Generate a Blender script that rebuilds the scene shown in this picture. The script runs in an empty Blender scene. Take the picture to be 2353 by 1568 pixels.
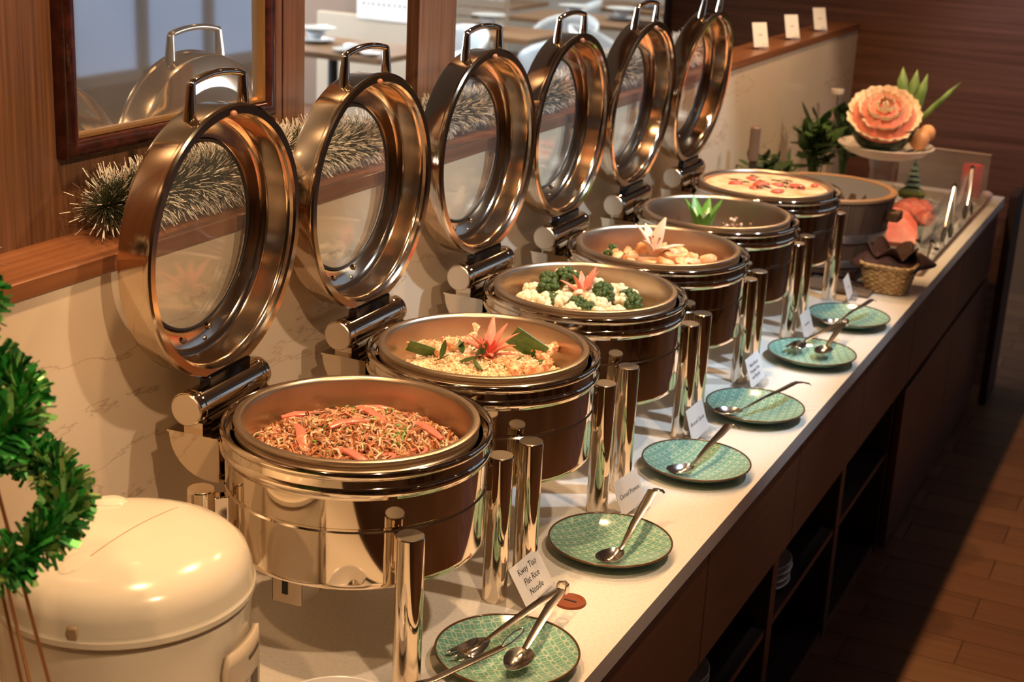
import bpy, math, random
from math import sin, cos, pi, sqrt, radians
from mathutils import Matrix, Vector

random.seed(7)
SC = bpy.context.scene
COL = SC.collection
F = -0.887            # floor level; the worktop surface is z = 0
CEIL = 1.78

# ------------------------------------------------------------------ camera
cam_d = bpy.data.cameras.new('camera')
cam = bpy.data.objects.new('camera', cam_d)
COL.objects.link(cam)
cam.location = (1.1204, -1.8489, 1.1842)
cam.rotation_euler = (1.2574, -0.0483, 0.4526)
cam_d.sensor_width = 36.0
cam_d.lens = 3411.3 * 36.0 / 2353.0
cam_d.clip_start = 0.05
cam_d.dof.use_dof = True
cam_d.dof.focus_distance = 2.45
cam_d.dof.aperture_fstop = 6.3
SC.camera = cam

# ------------------------------------------------------------------ world, light, exposure
w = bpy.data.worlds.new('world'); SC.world = w
w.use_nodes = True
w.node_tree.nodes['Background'].inputs[0].default_value = (0.9, 0.75, 0.6, 1)
w.node_tree.nodes['Background'].inputs[1].default_value = 0.015
SC.view_settings.view_transform = 'Standard'
SC.view_settings.look = 'None'
SC.view_settings.exposure = 0.22
SC.view_settings.gamma = 1.0
SC.view_settings.use_curve_mapping = False
try:
    SC.cycles.use_denoising = True
    SC.cycles.max_bounces = 6; SC.cycles.diffuse_bounces = 3; SC.cycles.glossy_bounces = 5; SC.cycles.transmission_bounces = 4; SC.cycles.transparent_max_bounces = 10
    SC.cycles.use_adaptive_sampling = True; SC.cycles.adaptive_threshold = 0.04
    SC.cycles.caustics_reflective = True
    SC.cycles.blur_glossy = 0.6
    SC.cycles.sample_clamp_indirect = 4.0
except Exception:
    pass

LAMP_Y = (-1.15, -0.28, 0.62, 1.52, 2.42, 3.35)   # row of warm downlights over the buffet
LAMP_X = -0.01
WARM = (1.0, 0.60, 0.29)
COOL = (0.72, 0.86, 1.0)

def spot(name, loc, energy, color, angle=110, blend=0.5, radius=0.03, target=None):
    d = bpy.data.lights.new(name, 'SPOT')
    d.energy = energy; d.color = color; d.spot_size = radians(angle); d.spot_blend = blend
    d.shadow_soft_size = radius
    o = bpy.data.objects.new(name, d); COL.objects.link(o); o.location = loc
    if target is not None:
        v = Vector(target) - Vector(loc)
        o.rotation_euler = v.to_track_quat('-Z', 'Y').to_euler()
    return o

def area(name, loc, size, energy, color, target):
    d = bpy.data.lights.new(name, 'AREA')
    d.shape = 'RECTANGLE'; d.size = size[0]; d.size_y = size[1]
    d.energy = energy; d.color = color
    o = bpy.data.objects.new(name, d); COL.objects.link(o); o.location = loc
    v = Vector(target) - Vector(loc)
    o.rotation_euler = v.to_track_quat('-Z', 'Y').to_euler()
    return o

# ------------------------------------------------------------------ materials
MATS = {}
def mat(name, color=(.8, .8, .8), rough=.5, metal=0.0, spec=.5, emit=None, estr=0.0, trans=0.0, ior=1.45, coat=0.0, sss=0.0):
    if name in MATS: return MATS[name]
    m = bpy.data.materials.new(name); m.use_nodes = True
    b = m.node_tree.nodes['Principled BSDF']
    b.inputs['Base Color'].default_value = (*color, 1)
    b.inputs['Roughness'].default_value = rough
    b.inputs['Metallic'].default_value = metal
    b.inputs['IOR'].default_value = ior
    b.inputs['Specular IOR Level'].default_value = spec
    b.inputs['Transmission Weight'].default_value = trans
    b.inputs['Coat Weight'].default_value = coat
    if sss:
        b.inputs['Subsurface Weight'].default_value = sss
        b.inputs['Subsurface Radius'].default_value = (.01, .005, .003)
    if emit:
        b.inputs['Emission Color'].default_value = (*emit, 1)
        b.inputs['Emission Strength'].default_value = estr
    MATS[name] = m
    return m

def nodes(m):
    nt = m.node_tree
    return nt, nt.nodes, nt.links, nt.nodes['Principled BSDF']

def noise_color(m, c1, c2, scale=(1, 1, 1), nscale=5.0, detail=6, lo=.35, hi=.65, bump=0.0, rough=None, dist=0.0, coord='Object'):
    """colour ramp over stretched noise, optional bump"""
    nt, N, L, b = nodes(m)
    tc = N.new('ShaderNodeTexCoord'); mp = N.new('ShaderNodeMapping')
    mp.inputs['Scale'].default_value = scale
    L.new(tc.outputs[coord], mp.inputs['Vector'])
    nz = N.new('ShaderNodeTexNoise'); nz.inputs['Scale'].default_value = nscale
    nz.inputs['Detail'].default_value = detail; nz.inputs['Distortion'].default_value = dist
    L.new(mp.outputs[0], nz.inputs['Vector'])
    rp = N.new('ShaderNodeValToRGB')
    rp.color_ramp.elements[0].position = lo; rp.color_ramp.elements[0].color = (*c1, 1)
    rp.color_ramp.elements[1].position = hi; rp.color_ramp.elements[1].color = (*c2, 1)
    L.new(nz.outputs['Fac'], rp.inputs[0]); L.new(rp.outputs[0], b.inputs['Base Color'])
    if bump:
        bp = N.new('ShaderNodeBump'); bp.inputs['Strength'].default_value = bump; bp.inputs['Distance'].default_value = .002
        L.new(nz.outputs['Fac'], bp.inputs['Height']); L.new(bp.outputs[0], b.inputs['Normal'])
    return nz, rp

def wood(name, c1, c2, axis, rough=.4, fine=90.0, coat=0.0):
    m = mat(name, c1, rough, coat=coat)
    s = [fine, fine, fine]; s['xyz'.index(axis)] = fine * .022
    noise_color(m, c1, c2, tuple(s), 1.0, 5, .3, .7, .12, dist=.3)
    return m

STEEL = mat('polished_steel', (.76, .65, .52), .06, 1.0)
LIDST = mat('lid_steel', (.70, .565, .43), .12, 1.0)
BRUSH = mat('brushed_steel', (.72, .61, .49), .32, 1.0)
PAN = mat('pan_steel', (.74, .62, .49), .34, 1.0)
CAP = mat('brushed_cap', (.80, .70, .58), .30, 1.0)
CUTLERY = mat('cutlery_steel', (.78, .72, .66), .16, 1.0)
BLACK = mat('black_rubber', (.012, .012, .014), .45)
noise_color(BRUSH, (.60, .51, .41), (.80, .68, .55), (1, 1, 1), 14, 4, .3, .7, .02)
noise_color(PAN, (.46, .36, .265), (.64, .51, .385), (1, 1, 1), 10, 4, .3, .7, .02)

def pane_mat(name, tint=(1, 1, 1), gloss=.9, rough=.02, haze=0.0):
    m = bpy.data.materials.new(name); m.use_nodes = True
    nt = m.node_tree; N, L = nt.nodes, nt.links
    N.clear()
    out = N.new('ShaderNodeOutputMaterial'); mx = N.new('ShaderNodeMixShader')
    tr = N.new('ShaderNodeBsdfTransparent'); tr.inputs[0].default_value = (*tint, 1)
    gl = N.new('ShaderNodeBsdfGlossy'); gl.inputs[0].default_value = (gloss, gloss, gloss, 1); gl.inputs['Roughness'].default_value = rough
    lw = N.new('ShaderNodeLayerWeight'); lw.inputs[0].default_value = .5
    pw = N.new('ShaderNodeMath'); pw.operation = 'POWER'; pw.inputs[1].default_value = 4.0; L.new(lw.outputs['Facing'], pw.inputs[0])
    fr = N.new('ShaderNodeMath'); fr.operation = 'MULTIPLY_ADD'; fr.inputs[1].default_value = .5; fr.inputs[2].default_value = .035; L.new(pw.outputs[0], fr.inputs[0])
    L.new(fr.outputs[0], mx.inputs[0]); L.new(gl.outputs[0], mx.inputs[2])
    if haze:
        df = N.new('ShaderNodeBsdfDiffuse'); df.inputs[0].default_value = (.8, .8, .8, 1)
        m2 = N.new('ShaderNodeMixShader'); m2.inputs[0].default_value = haze
        L.new(tr.outputs[0], m2.inputs[1]); L.new(df.outputs[0], m2.inputs[2]); L.new(m2.outputs[0], mx.inputs[1])
    else:
        L.new(tr.outputs[0], mx.inputs[1])
    L.new(mx.outputs[0], out.inputs[0])
    MATS[name] = m
    return m
GLASS = pane_mat('clear_glass', (.95, .95, .93), .9, .02, .03)
ACRYL = pane_mat('acrylic', (.97, .96, .95), .9, .03, .10)

W_PANEL = wood('wood_panel_vertical', (.070, .031, .015), (.150, .070, .036), 'z', .33, 150)
W_LEDGE = wood('wood_ledge', (.15, .055, .022), (.25, .100, .042), 'y', .36)
W_END = wood('wood_end_wall', (.085, .035, .020), (.160, .068, .040), 'x', .36, 60)
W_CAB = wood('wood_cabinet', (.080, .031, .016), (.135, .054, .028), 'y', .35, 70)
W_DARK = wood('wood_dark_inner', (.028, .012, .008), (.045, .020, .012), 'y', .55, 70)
W_FRAME = mat('mirror_frame_wood', (.050, .010, .006), .22)
noise_color(W_FRAME, (.018, .004, .003), (.042, .010, .007), (1, 1, 1), 40, 4)
GOLD = mat('gold_trim', (.75, .45, .18), .3, 1.0)
WHITE_TOP = mat('worktop_quartz', (.80, .76, .70), .28)
noise_color(WHITE_TOP, (.72, .68, .62), (.80, .76, .70), (1, 1, 1), 160, 3, .3, .6)

def marble():
    m = mat('beige_marble', (.74, .62, .48), .22)
    nt, N, L, b = nodes(m)
    tc = N.new('ShaderNodeTexCoord'); mp = N.new('ShaderNodeMapping')
    mp.inputs['Rotation'].default_value = (radians(-22), 0, 0)
    L.new(tc.outputs['Object'], mp.inputs['Vector'])
    n1 = N.new('ShaderNodeTexNoise'); n1.inputs['Scale'].default_value = 2.2; n1.inputs['Detail'].default_value = 7
    L.new(mp.outputs[0], n1.inputs['Vector'])
    r1 = N.new('ShaderNodeValToRGB')
    r1.color_ramp.elements[0].position = .3; r1.color_ramp.elements[0].color = (.60, .49, .37, 1)
    r1.color_ramp.elements[1].position = .7; r1.color_ramp.elements[1].color = (.72, .61, .48, 1)
    L.new(n1.outputs['Fac'], r1.inputs[0])
    # sparse veins running along the wall
    mv = N.new('ShaderNodeMapping'); mv.inputs['Scale'].default_value = (1, .9, 3.2); mv.inputs['Rotation'].default_value = (radians(-14), 0, 0)
    L.new(tc.outputs['Object'], mv.inputs['Vector'])
    n2 = N.new('ShaderNodeTexNoise'); n2.inputs['Scale'].default_value = .8; n2.inputs['Detail'].default_value = 9; n2.inputs['Roughness'].default_value = .6
    L.new(mv.outputs[0], n2.inputs['Vector'])
    sub = N.new('ShaderNodeMath'); sub.operation = 'SUBTRACT'; sub.inputs[1].default_value = .5; L.new(n2.outputs['Fac'], sub.inputs[0])
    ab = N.new('ShaderNodeMath'); ab.operation = 'ABSOLUTE'; L.new(sub.outputs[0], ab.inputs[0])
    r2 = N.new('ShaderNodeValToRGB')
    r2.color_ramp.elements[0].position = .0; r2.color_ramp.elements[0].color = (1, 1, 1, 1)
    r2.color_ramp.elements[1].position = .0045; r2.color_ramp.elements[1].color = (0, 0, 0, 1)
    L.new(ab.outputs[0], r2.inputs[0])
    n3 = N.new('ShaderNodeTexNoise'); n3.inputs['Scale'].default_value = 6; L.new(tc.outputs['Object'], n3.inputs['Vector'])
    mm = N.new('ShaderNodeMath'); mm.operation = 'MULTIPLY'; L.new(r2.outputs[0], mm.inputs[0]); L.new(n3.outputs['Fac'], mm.inputs[1])
    mx = N.new('ShaderNodeMix'); mx.data_type = 'RGBA'
    L.new(mm.outputs[0], mx.inputs['Factor']); L.new(r1.outputs[0], mx.inputs['A'])
    mx.inputs['B'].default_value = (.30, .20, .13, 1)
    L.new(mx.outputs['Result'], b.inputs['Base Color'])
    return m
MARBLE = marble()

def plate_mat():
    """glazed green with a printed pattern of interlocking circles"""
    m = mat('green_patterned_glaze', (.16, .34, .26), .12, coat=.3)
    nt, N, L, b = nodes(m)
    tc = N.new('ShaderNodeTexCoord'); sp = N.new('ShaderNodeSeparateXYZ'); L.new(tc.outputs['Object'], sp.inputs[0])
    def math(op, a, bb=None, cc=None):
        n = N.new('ShaderNodeMath'); n.operation = op
        for i, v in enumerate((a, bb, cc)):
            if v is None: continue
            if isinstance(v, (int, float)): n.inputs[i].default_value = v
            else: L.new(v, n.inputs[i])
        return n.outputs[0]
    S = 78.0
    def fold(o):
        u = math('MULTIPLY', o, S)
        u = math('ADD', u, 101.0)
        u = math('FLOORED_MODULO', u, 2.0)
        u = math('SUBTRACT', u, 1.0)
        return math('ABSOLUTE', u)
    a, c = fold(sp.outputs[0]), fold(sp.outputs[1])
    def ring(cx, cy, r):
        d = math('SQRT', math('ADD', math('POWER', math('SUBTRACT', a, cx), 2), math('POWER', math('SUBTRACT', c, cy), 2)))
        return math('ABSOLUTE', math('SUBTRACT', d, r))
    q = math('MINIMUM', ring(0, 0, 1), ring(1, 1, 1))
    q2 = math('MINIMUM', ring(1, 0, .18), ring(0, 1, .18))
    q = math('MINIMUM', q, q2)
    line = math('LESS_THAN', q, .060)
    nz = N.new('ShaderNodeTexNoise'); nz.inputs['Scale'].default_value = 14; L.new(tc.outputs['Object'], nz.inputs['Vector'])
    rp = N.new('ShaderNodeValToRGB')
    rp.color_ramp.elements[0].position = .3; rp.color_ramp.elements[0].color = (.13, .33, .25, 1)
    rp.color_ramp.elements[1].position = .7; rp.color_ramp.elements[1].color = (.21, .42, .33, 1)
    L.new(nz.outputs['Fac'], rp.inputs[0])
    mx = N.new('ShaderNodeMix'); mx.data_type = 'RGBA'
    L.new(line, mx.inputs['Factor']); L.new(rp.outputs[0], mx.inputs['A']); mx.inputs['B'].default_value = (.46, .58, .45, 1)
    L.new(mx.outputs['Result'], b.inputs['Base Color'])
    bp = N.new('ShaderNodeBump'); bp.inputs['Strength'].default_value = .25; bp.inputs['Distance'].default_value = .001
    L.new(line, bp.inputs['Height']); L.new(bp.outputs[0], b.inputs['Normal'])
    return m
PLATE = plate_mat()
PLATE_UNDER = mat('green_glaze_plain', (.13, .30, .20), .15, coat=.3)
PLATE_RIM = mat('brown_glaze_rim', (.11, .045, .015), .2, coat=.3)

# ------------------------------------------------------------------ mesh builder
class MB:
    def __init__(self): self.v, self.f, self.m, self.mi, self.T = [], [], [], 0, Matrix.Identity(4)
    def add(self, vs, fs):
        o = len(self.v)
        self.v += [tuple(self.T @ Vector(p)) for p in vs]
        for f in fs:
            self.f.append(tuple(i + o for i in f)); self.m.append(self.mi)
        return self
    def box(self, c, s, bev=0.0, R=None):
        x, y, z = s[0] / 2, s[1] / 2, s[2] / 2
        if bev <= 0:
            vs = [(a * x, b * y, d * z) for a in (-1, 1) for b in (-1, 1) for d in (-1, 1)]
            fs = [(0, 1, 3, 2), (4, 6, 7, 5), (0, 4, 5, 1), (2, 3, 7, 6), (0, 2, 6, 4), (1, 5, 7, 3)]
        else:
            e = min(bev, x * .9, y * .9, z * .9)
            vs, fs, idx = [], [], {}
            for a in (-1, 1):
                for b in (-1, 1):
                    for d in (-1, 1):
                        idx[(a, b, d, 0)] = len(vs); vs.append((a * x, b * (y - e), d * (z - e)))
                        idx[(a, b, d, 1)] = len(vs); vs.append((a * (x - e), b * y, d * (z - e)))
                        idx[(a, b, d, 2)] = len(vs); vs.append((a * (x - e), b * (y - e), d * z))
            for a in (-1, 1):
                q = [idx[(a, -1, -1, 0)], idx[(a, 1, -1, 0)], idx[(a, 1, 1, 0)], idx[(a, -1, 1, 0)]]
                fs.append(q if a > 0 else q[::-1])
                q = [idx[(-1, a, -1, 1)], idx[(1, a, -1, 1)], idx[(1, a, 1, 1)], idx[(-1, a, 1, 1)]]
                fs.append(q[::-1] if a > 0 else q)
                q = [idx[(-1, -1, a, 2)], idx[(1, -1, a, 2)], idx[(1, 1, a, 2)], idx[(-1, 1, a, 2)]]
                fs.append(q if a > 0 else q[::-1])
            for a in (-1, 1):
                for b in (-1, 1):
                    q = [idx[(a, b, -1, 0)], idx[(a, b, 1, 0)], idx[(a, b, 1, 1)], idx[(a, b, -1, 1)]]
                    fs.append(q[::-1] if a * b > 0 else q)
                    q = [idx[(a, -1, b, 0)], idx[(a, 1, b, 0)], idx[(a, 1, b, 2)], idx[(a, -1, b, 2)]]
                    fs.append(q if a * b > 0 else q[::-1])
                    q = [idx[(-1, a, b, 1)], idx[(1, a, b, 1)], idx[(1, a, b, 2)], idx[(-1, a, b, 2)]]
                    fs.append(q[::-1] if a * b > 0 else q)
                    for d in (-1, 1):
                        q = [idx[(a, b, d, 0)], idx[(a, b, d, 1)], idx[(a, b, d, 2)]]
                        fs.append(q if a * b * d > 0 else q[::-1])
        T = Matrix.Translation(c)
        if R is not None: T = T @ R.to_4x4()
        return self.add([tuple(T @ Vector(p)) for p in vs], fs)
    def lathe(self, prof, seg=48, axis='z', c=(0, 0, 0), closed=False, a0=0.0, sq=None):
        """prof: list of (r, h); sq: optional function angle->radius factor"""
        vs, fs = [], []
        n = len(prof)
        for i in range(seg):
            a = a0 + 2 * pi * i / seg
            k = sq(a) if sq else 1.0
            for r, h in prof:
                x, y = r * k * cos(a), r * k * sin(a)
                p = (x, y, h) if axis == 'z' else ((h, x, y) if axis == 'x' else (y, h, x))
                vs.append((p[0] + c[0], p[1] + c[1], p[2] + c[2]))
        for i in range(seg):
            j = (i + 1) % seg
            for k in range(n if closed else n - 1):
                l = (k + 1) % n
                if prof[k][0] == 0 and prof[l][0] == 0: continue
                if prof[k][0] == 0: fs.append((i * n + k, j * n + l, i * n + l))
                elif prof[l][0] == 0: fs.append((i * n + k, j * n + k, i * n + l))
                else: fs.append((i * n + k, j * n + k, j * n + l, i * n + l))
        return self.add(vs, fs)
    def tube(self, path, r, seg=8, caps=True, closed=False, flat=None):
        """tube along a path; r scalar or list; flat=(a,b): elliptical section, a across, b along the local normal"""
        pts = [Vector(p) for p in path]; n = len(pts)
        rs = r if isinstance(r, (list, tuple)) else [r] * n
        vs, fs = [], []
        up = None
        for i, p in enumerate(pts):
            if closed: t = pts[(i + 1) % n] - pts[i - 1]
            else: t = pts[min(i + 1, n - 1)] - pts[max(i - 1, 0)]
            t = t.normalized() if t.length > 1e-9 else Vector((0, 0, 1))
            if up is None:
                up = Vector((0, 0, 1)) if abs(t.z) < .9 else Vector((1, 0, 0))
            side = t.cross(up)
            if side.length < 1e-6: side = t.orthogonal()
            side.normalize(); nn = side.cross(t).normalized(); up = nn
            for k in range(seg):
                a = 2 * pi * (k + .5) / seg
                if flat: vs.append(tuple(p + side * (cos(a) * rs[i] * flat[0]) + nn * (sin(a) * rs[i] * flat[1])))
                else: vs.append(tuple(p + side * (cos(a) * rs[i]) + nn * (sin(a) * rs[i])))
        m = n if closed else n - 1
        for i in range(m):
            j = (i + 1) % n
            for k in range(seg):
                l = (k + 1) % seg
                fs.append((i * seg + k, i * seg + l, j * seg + l, j * seg + k))
        if caps and not closed:
            fs.append(tuple(range(seg))[::-1]); fs.append(tuple((n - 1) * seg + k for k in range(seg)))
        return self.add(vs, fs)
    def ribbon(self, path, wid, side):
        """flat strip"""
        vs, fs = [], []
        s = Vector(side)
        for i, p in enumerate(path):
            ww = wid[i] if isinstance(wid, (list, tuple)) else wid
            vs += [tuple(Vector(p) - s * ww / 2), tuple(Vector(p) + s * ww / 2)]
        for i in range(len(path) - 1):
            fs.append((2 * i, 2 * i + 1, 2 * i + 3, 2 * i + 2))
        return self.add(vs, fs)
    def prism(self, poly, h0, h1, axis='z'):
        """extrude polygon (2D) along axis"""
        n = len(poly)
        def P(p, h): return (p[0], p[1], h) if axis == 'z' else ((h, p[0], p[1]) if axis == 'x' else (p[0], h, p[1]))
        vs = [P(p, h0) for p in poly] + [P(p, h1) for p in poly]
        fs = [tuple(range(n))[::-1], tuple(range(n, 2 * n))] + [(i, (i + 1) % n, n + (i + 1) % n, n + i) for i in range(n)]
        return self.add(vs, fs)
    def ball(self, c, r, seg=12, rings=8, noise=0.0, rnd=random, sc=(1, 1, 1), R=None):
        vs, fs = [], []
        for j in range(rings + 1):
            th = pi * j / rings
            for i in range(seg):
                a = 2 * pi * i / seg
                k = r * (1 + (rnd.uniform(-noise, noise) if noise and 0 < j < rings else 0))
                v = Vector((k * sin(th) * cos(a) * sc[0], k * sin(th) * sin(a) * sc[1], k * cos(th) * sc[2]))
                if R is not None: v = R @ v
                vs.append((v.x + c[0], v.y + c[1], v.z + c[2]))
        for j in range(rings):
            for i in range(seg):
                l = (i + 1) % seg
                fs.append((j * seg + i, (j + 1) * seg + i, (j + 1) * seg + l, j * seg + l))
        return self.add(vs, fs)
    def mesh(self, name, mats, ang=40, smooth=True):
        me = bpy.data.meshes.new(name)
        me.from_pydata(self.v, [], self.f); me.update()
        if not isinstance(mats, (list, tuple)): mats = [mats]
        for m in mats: me.materials.append(m)
        if len(mats) > 1: me.polygons.foreach_set('material_index', self.m)
        if smooth:
            me.polygons.foreach_set('use_smooth', [True] * len(me.polygons))
            try: me.set_sharp_from_angle(angle=radians(ang))
            except Exception: pass
        return me
    def build(self, name, mats, parent=None, ang=40, smooth=True, loc=None):
        o = bpy.data.objects.new(name, self.mesh(name, mats, ang, smooth))
        COL.objects.link(o)
        if parent is not None: o.parent = parent
        if loc is not None: o.location = loc
        return o

def tag(o, label, cat, group=None, kind=None):
    o['label'] = label; o['category'] = cat
    if group: o['group'] = group
    if kind: o['kind'] = kind
    return o
def thing(name, label, cat, loc=(0, 0, 0), rz=0.0, group=None):
    o = bpy.data.objects.new(name, None); COL.objects.link(o)
    o.location = loc; o.rotation_euler = (0, 0, rz); o.empty_display_size = .05
    return tag(o, label, cat, group)
def struct(o): o['kind'] = 'structure'; return o
def inst(name, me, parent=None, loc=(0, 0, 0), rot=(0, 0, 0), sc=None):
    o = bpy.data.objects.new(name, me); COL.objects.link(o)
    if parent is not None: o.parent = parent
    o.location = loc; o.rotation_euler = rot
    if sc: o.scale = sc
    return o
def copy_tree(o, parent=None):
    c = o.copy(); COL.objects.link(c); c.parent = parent
    for ch in list(o.children): copy_tree(ch, c)
    return c
ORD = ['leftmost', 'second from the left', 'third from the left', 'fourth from the left', 'fifth from the left', 'sixth from the left', 'seventh from the left', 'eighth from the left', 'ninth from the left',
       'tenth from the left', 'eleventh from the left', 'twelfth from the left', 'thirteenth from the left', 'fourteenth from the left', 'fifteenth from the left', 'sixteenth from the left', 'seventeenth from the left', 'rightmost']
def order(objs, base):
    """label look-alikes by their order from left to right as the camera sees them"""
    M = cam.matrix_basis.inverted()
    def sx(o):
        q = M @ o.location; return q.x / -q.z
    L = sorted(objs, key=sx)
    for k, o in enumerate(L): o['label'] = '%s, %s' % (base, 'rightmost' if k == len(L) - 1 else ORD[k])
def arc(n, a0, a1): return [a0 + (a1 - a0) * i / (n - 1) for i in range(n)]

# ================================================================== THE ROOM
fl = struct(MB().box((-2.5, 4.2, F - .03), (13, 19, .05)).build('floor', mat('floor_base', (.15, .070, .032), .45)))
PLANK = []
for k, (c1, c2) in enumerate([((.15, .065, .028), (.22, .10, .045)), ((.17, .078, .034), (.25, .118, .055)), ((.13, .056, .024), (.20, .088, .040))]):
    PLANK.append(wood('floor_plank_wood_%d' % k, c1, c2, 'x', .38, 45))
pl_me = [MB().box((0, 0, 0), (.5965, .1465, .012)).mesh('plank', PLANK[k], smooth=False) for k in range(3)]
rr = random.Random(3)
y = .9
row = 0
while y < 6.3:
    x = .30 - .6 + (row % 2) * .30 + .12
    while x < 1.75:
        if x > .1:
            inst('plank', rr.choice(pl_me), fl, (x, y, F - .006))
        x += .6
    y += .15; row += 1

struct(MB().box((-2.5, 4.2, CEIL + .05), (13, 19, .1)).build('ceiling', mat('ceiling_paint', (.30, .24, .19), .9)))
# marble backsplash wall under the ledge
struct(MB().box((-.386, 1.43, .27), (.132, 6.2, .612)).build('wall_backsplash', MARBLE))
# wood panel wall standing on the ledge, with the mirror; then a second post; openings between them
struct(MB().box((-.505, -1.04, 1.191), (.12, 3.12, 1.178)).build('wall_left', W_PANEL))
struct(MB().box((-.460, 1.0405, 1.191), (.03, .167, 1.178)).build('wall_left_post', W_PANEL))
# thin strip joint of panelling
trim = MB()
for yy in (-.31, .447):
    trim.box((-.4445, yy, 1.19), (.002, .003, 1.17))
struct(trim.build('trim_1', W_FRAME))
struct(MB().box((-.505, 3.0, 1.58), (.12, 5.0, .40)).build('wall_header', W_PANEL))
struct(MB().box((-.3625, 4.565, .4465), (1.595, .07, 2.667)).build('wall_end', W_END))
struct(MB().box((-1.165, 4.52, .4465), (.016, .10, 2.667)).build('trim_2', mat('dark_edge', (.02, .008, .006), .4)))
# surroundings that only show in the reflections and past the openings
DWALL = mat('dining_wall', (.48, .39, .29), .7)
noise_color(DWALL, (.40, .32, .24), (.52, .43, .32), (1, 1, 1), 3, 3)
struct(MB().box((-8.05, 4.2, .4465), (.1, 19, 2.667)).build('wall_far_left', DWALL))
struct(MB().box((-2.5, 13.6, .4465), (13, .1, 2.667)).build('wall_back', DWALL))
struct(MB().box((3.55, 4.2, .4465), (.1, 19, 2.667)).build('wall_right', W_PANEL))
struct(MB().box((-2.5, -4.9, .4465), (13, .1, 2.667)).build('wall_front', W_END))
# reveal at the far end of the worktop and a door beyond the end wall
struct(MB().box((.43, 4.41, -.443), (.03, .24, .886)).build('wall_return', W_DARK))

def window(name, x, y0, y1, z0, z1, n, strength, color, flip):
    """window with lit panes in a wall x = const"""
    fr = MB()
    t = .06
    s = -1 if flip else 1
    fr.box((x + s * .02, (y0 + y1) / 2, z0), (.08, y1 - y0 + t, t)); fr.box((x + s * .02, (y0 + y1) / 2, z1), (.08, y1 - y0 + t, t))
    for i in range(n + 1):
        fr.box((x + s * .02, y0 + (y1 - y0) * i / n, (z0 + z1) / 2), (.08, t, z1 - z0))
    o = struct(fr.build(name, mat('window_frame_paint', (.25, .2, .16), .5)))
    pm = mat('daylight_pane_' + name, (.5, .6, .7), .3, emit=color, estr=strength)
    for i in range(n):
        a, b = y0 + (y1 - y0) * i / n + t / 2, y0 + (y1 - y0) * (i + 1) / n - t / 2
        MB().box((x + s * .012, (a + b) / 2, (z0 + z1) / 2), (.01, b - a, z1 - z0 - t)).build('pane', pm, o)
    return o
window('window_1', -8.0, 1.0, 11.0, -.1, 1.5, 6, 12.0, COOL, False)
window('window_2', 3.5, 3.0, 8.4, -.05, 1.5, 9, .26, (.42, .62, 1.0), True)

# downlights: recessed can + lit lens + the light itself
CAN = mat('downlight_trim', (.75, .72, .68), .4)
LENS = mat('downlight_lens', (1, .8, .6), .3, emit=(1, .72, .42), estr=12)
try: LENS.cycles.emission_sampling = 'NONE'
except Exception: pass
can_me = MB().lathe([(.040, 0), (.052, 0), (.055, -.004), (.052, -.008), (.042, -.008), (.040, 0)], 24).mesh('trim_ring', CAN)
lens_me = MB().lathe([(0, -.001), (.040, -.001)], 24).mesh('lens', LENS)
def downlight(x, y, label, energy, color=WARM, angle=118, blend=.55, group='downlights in the ceiling'):
    t = thing('ceiling_light', label, 'ceiling light', (x, y, CEIL), 0, group)
    inst('trim_ring', can_me, t); inst('lens', lens_me, t)
    spot('downlight_lamp', (x, y, CEIL - .03), energy, color, angle, blend, .028)
NTH = ['first', 'second', 'third', 'fourth', 'fifth', 'sixth', 'seventh']
for i, yy in enumerate(LAMP_Y):
    downlight(LAMP_X, yy, 'recessed warm ceiling downlight above the buffet counter, %s from the near end' % NTH[i], [22, 46, 46, 44, 42, 52][i])
# adjustable spots over the aisle, tilted at the lids and the marble wall; the middle ones are cooler lamps
SPOT_BODY = mat('track_spot_body', (.05, .05, .05), .5)
spot_me = MB().lathe([(0, .05), (.030, .05), (.036, .03), (.038, -.05), (.034, -.05), (.032, .0), (0, .005)], 20).mesh('spot_body', SPOT_BODY, 40)
for k, (yy, en, col, ty) in enumerate(((-.75, 46, (1, .66, .38), -.15), (.25, 42, (1, .74, .50), .45), (1.15, 76, (.72, .86, 1.0), 1.25), (1.95, 68, (.72, .86, 1.0), 2.0), (3.0, 42, (1, .74, .5), 3.3))):
    src, tgt = Vector((.95, yy, 1.66)), Vector((-.30, ty, .30))
    t = thing('track_spot', 'black adjustable ceiling spot over the aisle, %s from the near end' % ['first', 'second', 'third', 'fourth', 'fifth'][k], 'ceiling light', src, 0, 'adjustable spots over the aisle')
    o = inst('spot_body', spot_me, t); o.rotation_euler = (tgt - src).to_track_quat('-Z', 'Y').to_euler()
    MB().tube([(0, 0, .04), (0, 0, CEIL - 1.66)], .008, 8).build('mount', SPOT_BODY, t)
    spot('track_spot_lamp', src + (tgt - src).normalized() * .06, en, col, 58, .35, .03, tgt)
src, tgt = Vector((.78, 3.55, 1.66)), Vector((.42, 4.53, .50))  # added spot, itself unseen, that gives the end wall a cool sheen
t = thing('track_spot', 'added black ceiling spot, unseen, washing the dark end wall', 'ceiling light', src, 0, 'adjustable spots over the aisle')
o = inst('spot_body', spot_me, t); o.rotation_euler = (tgt - src).to_track_quat('-Z', 'Y').to_euler()
MB().tube([(0, 0, .04), (0, 0, CEIL - 1.66)], .008, 8).build('mount', SPOT_BODY, t)
spot('track_spot_lamp', src + (tgt - src).normalized() * .06, 60, (.62, .70, 1.0), 44, .9, .03, tgt)
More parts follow.
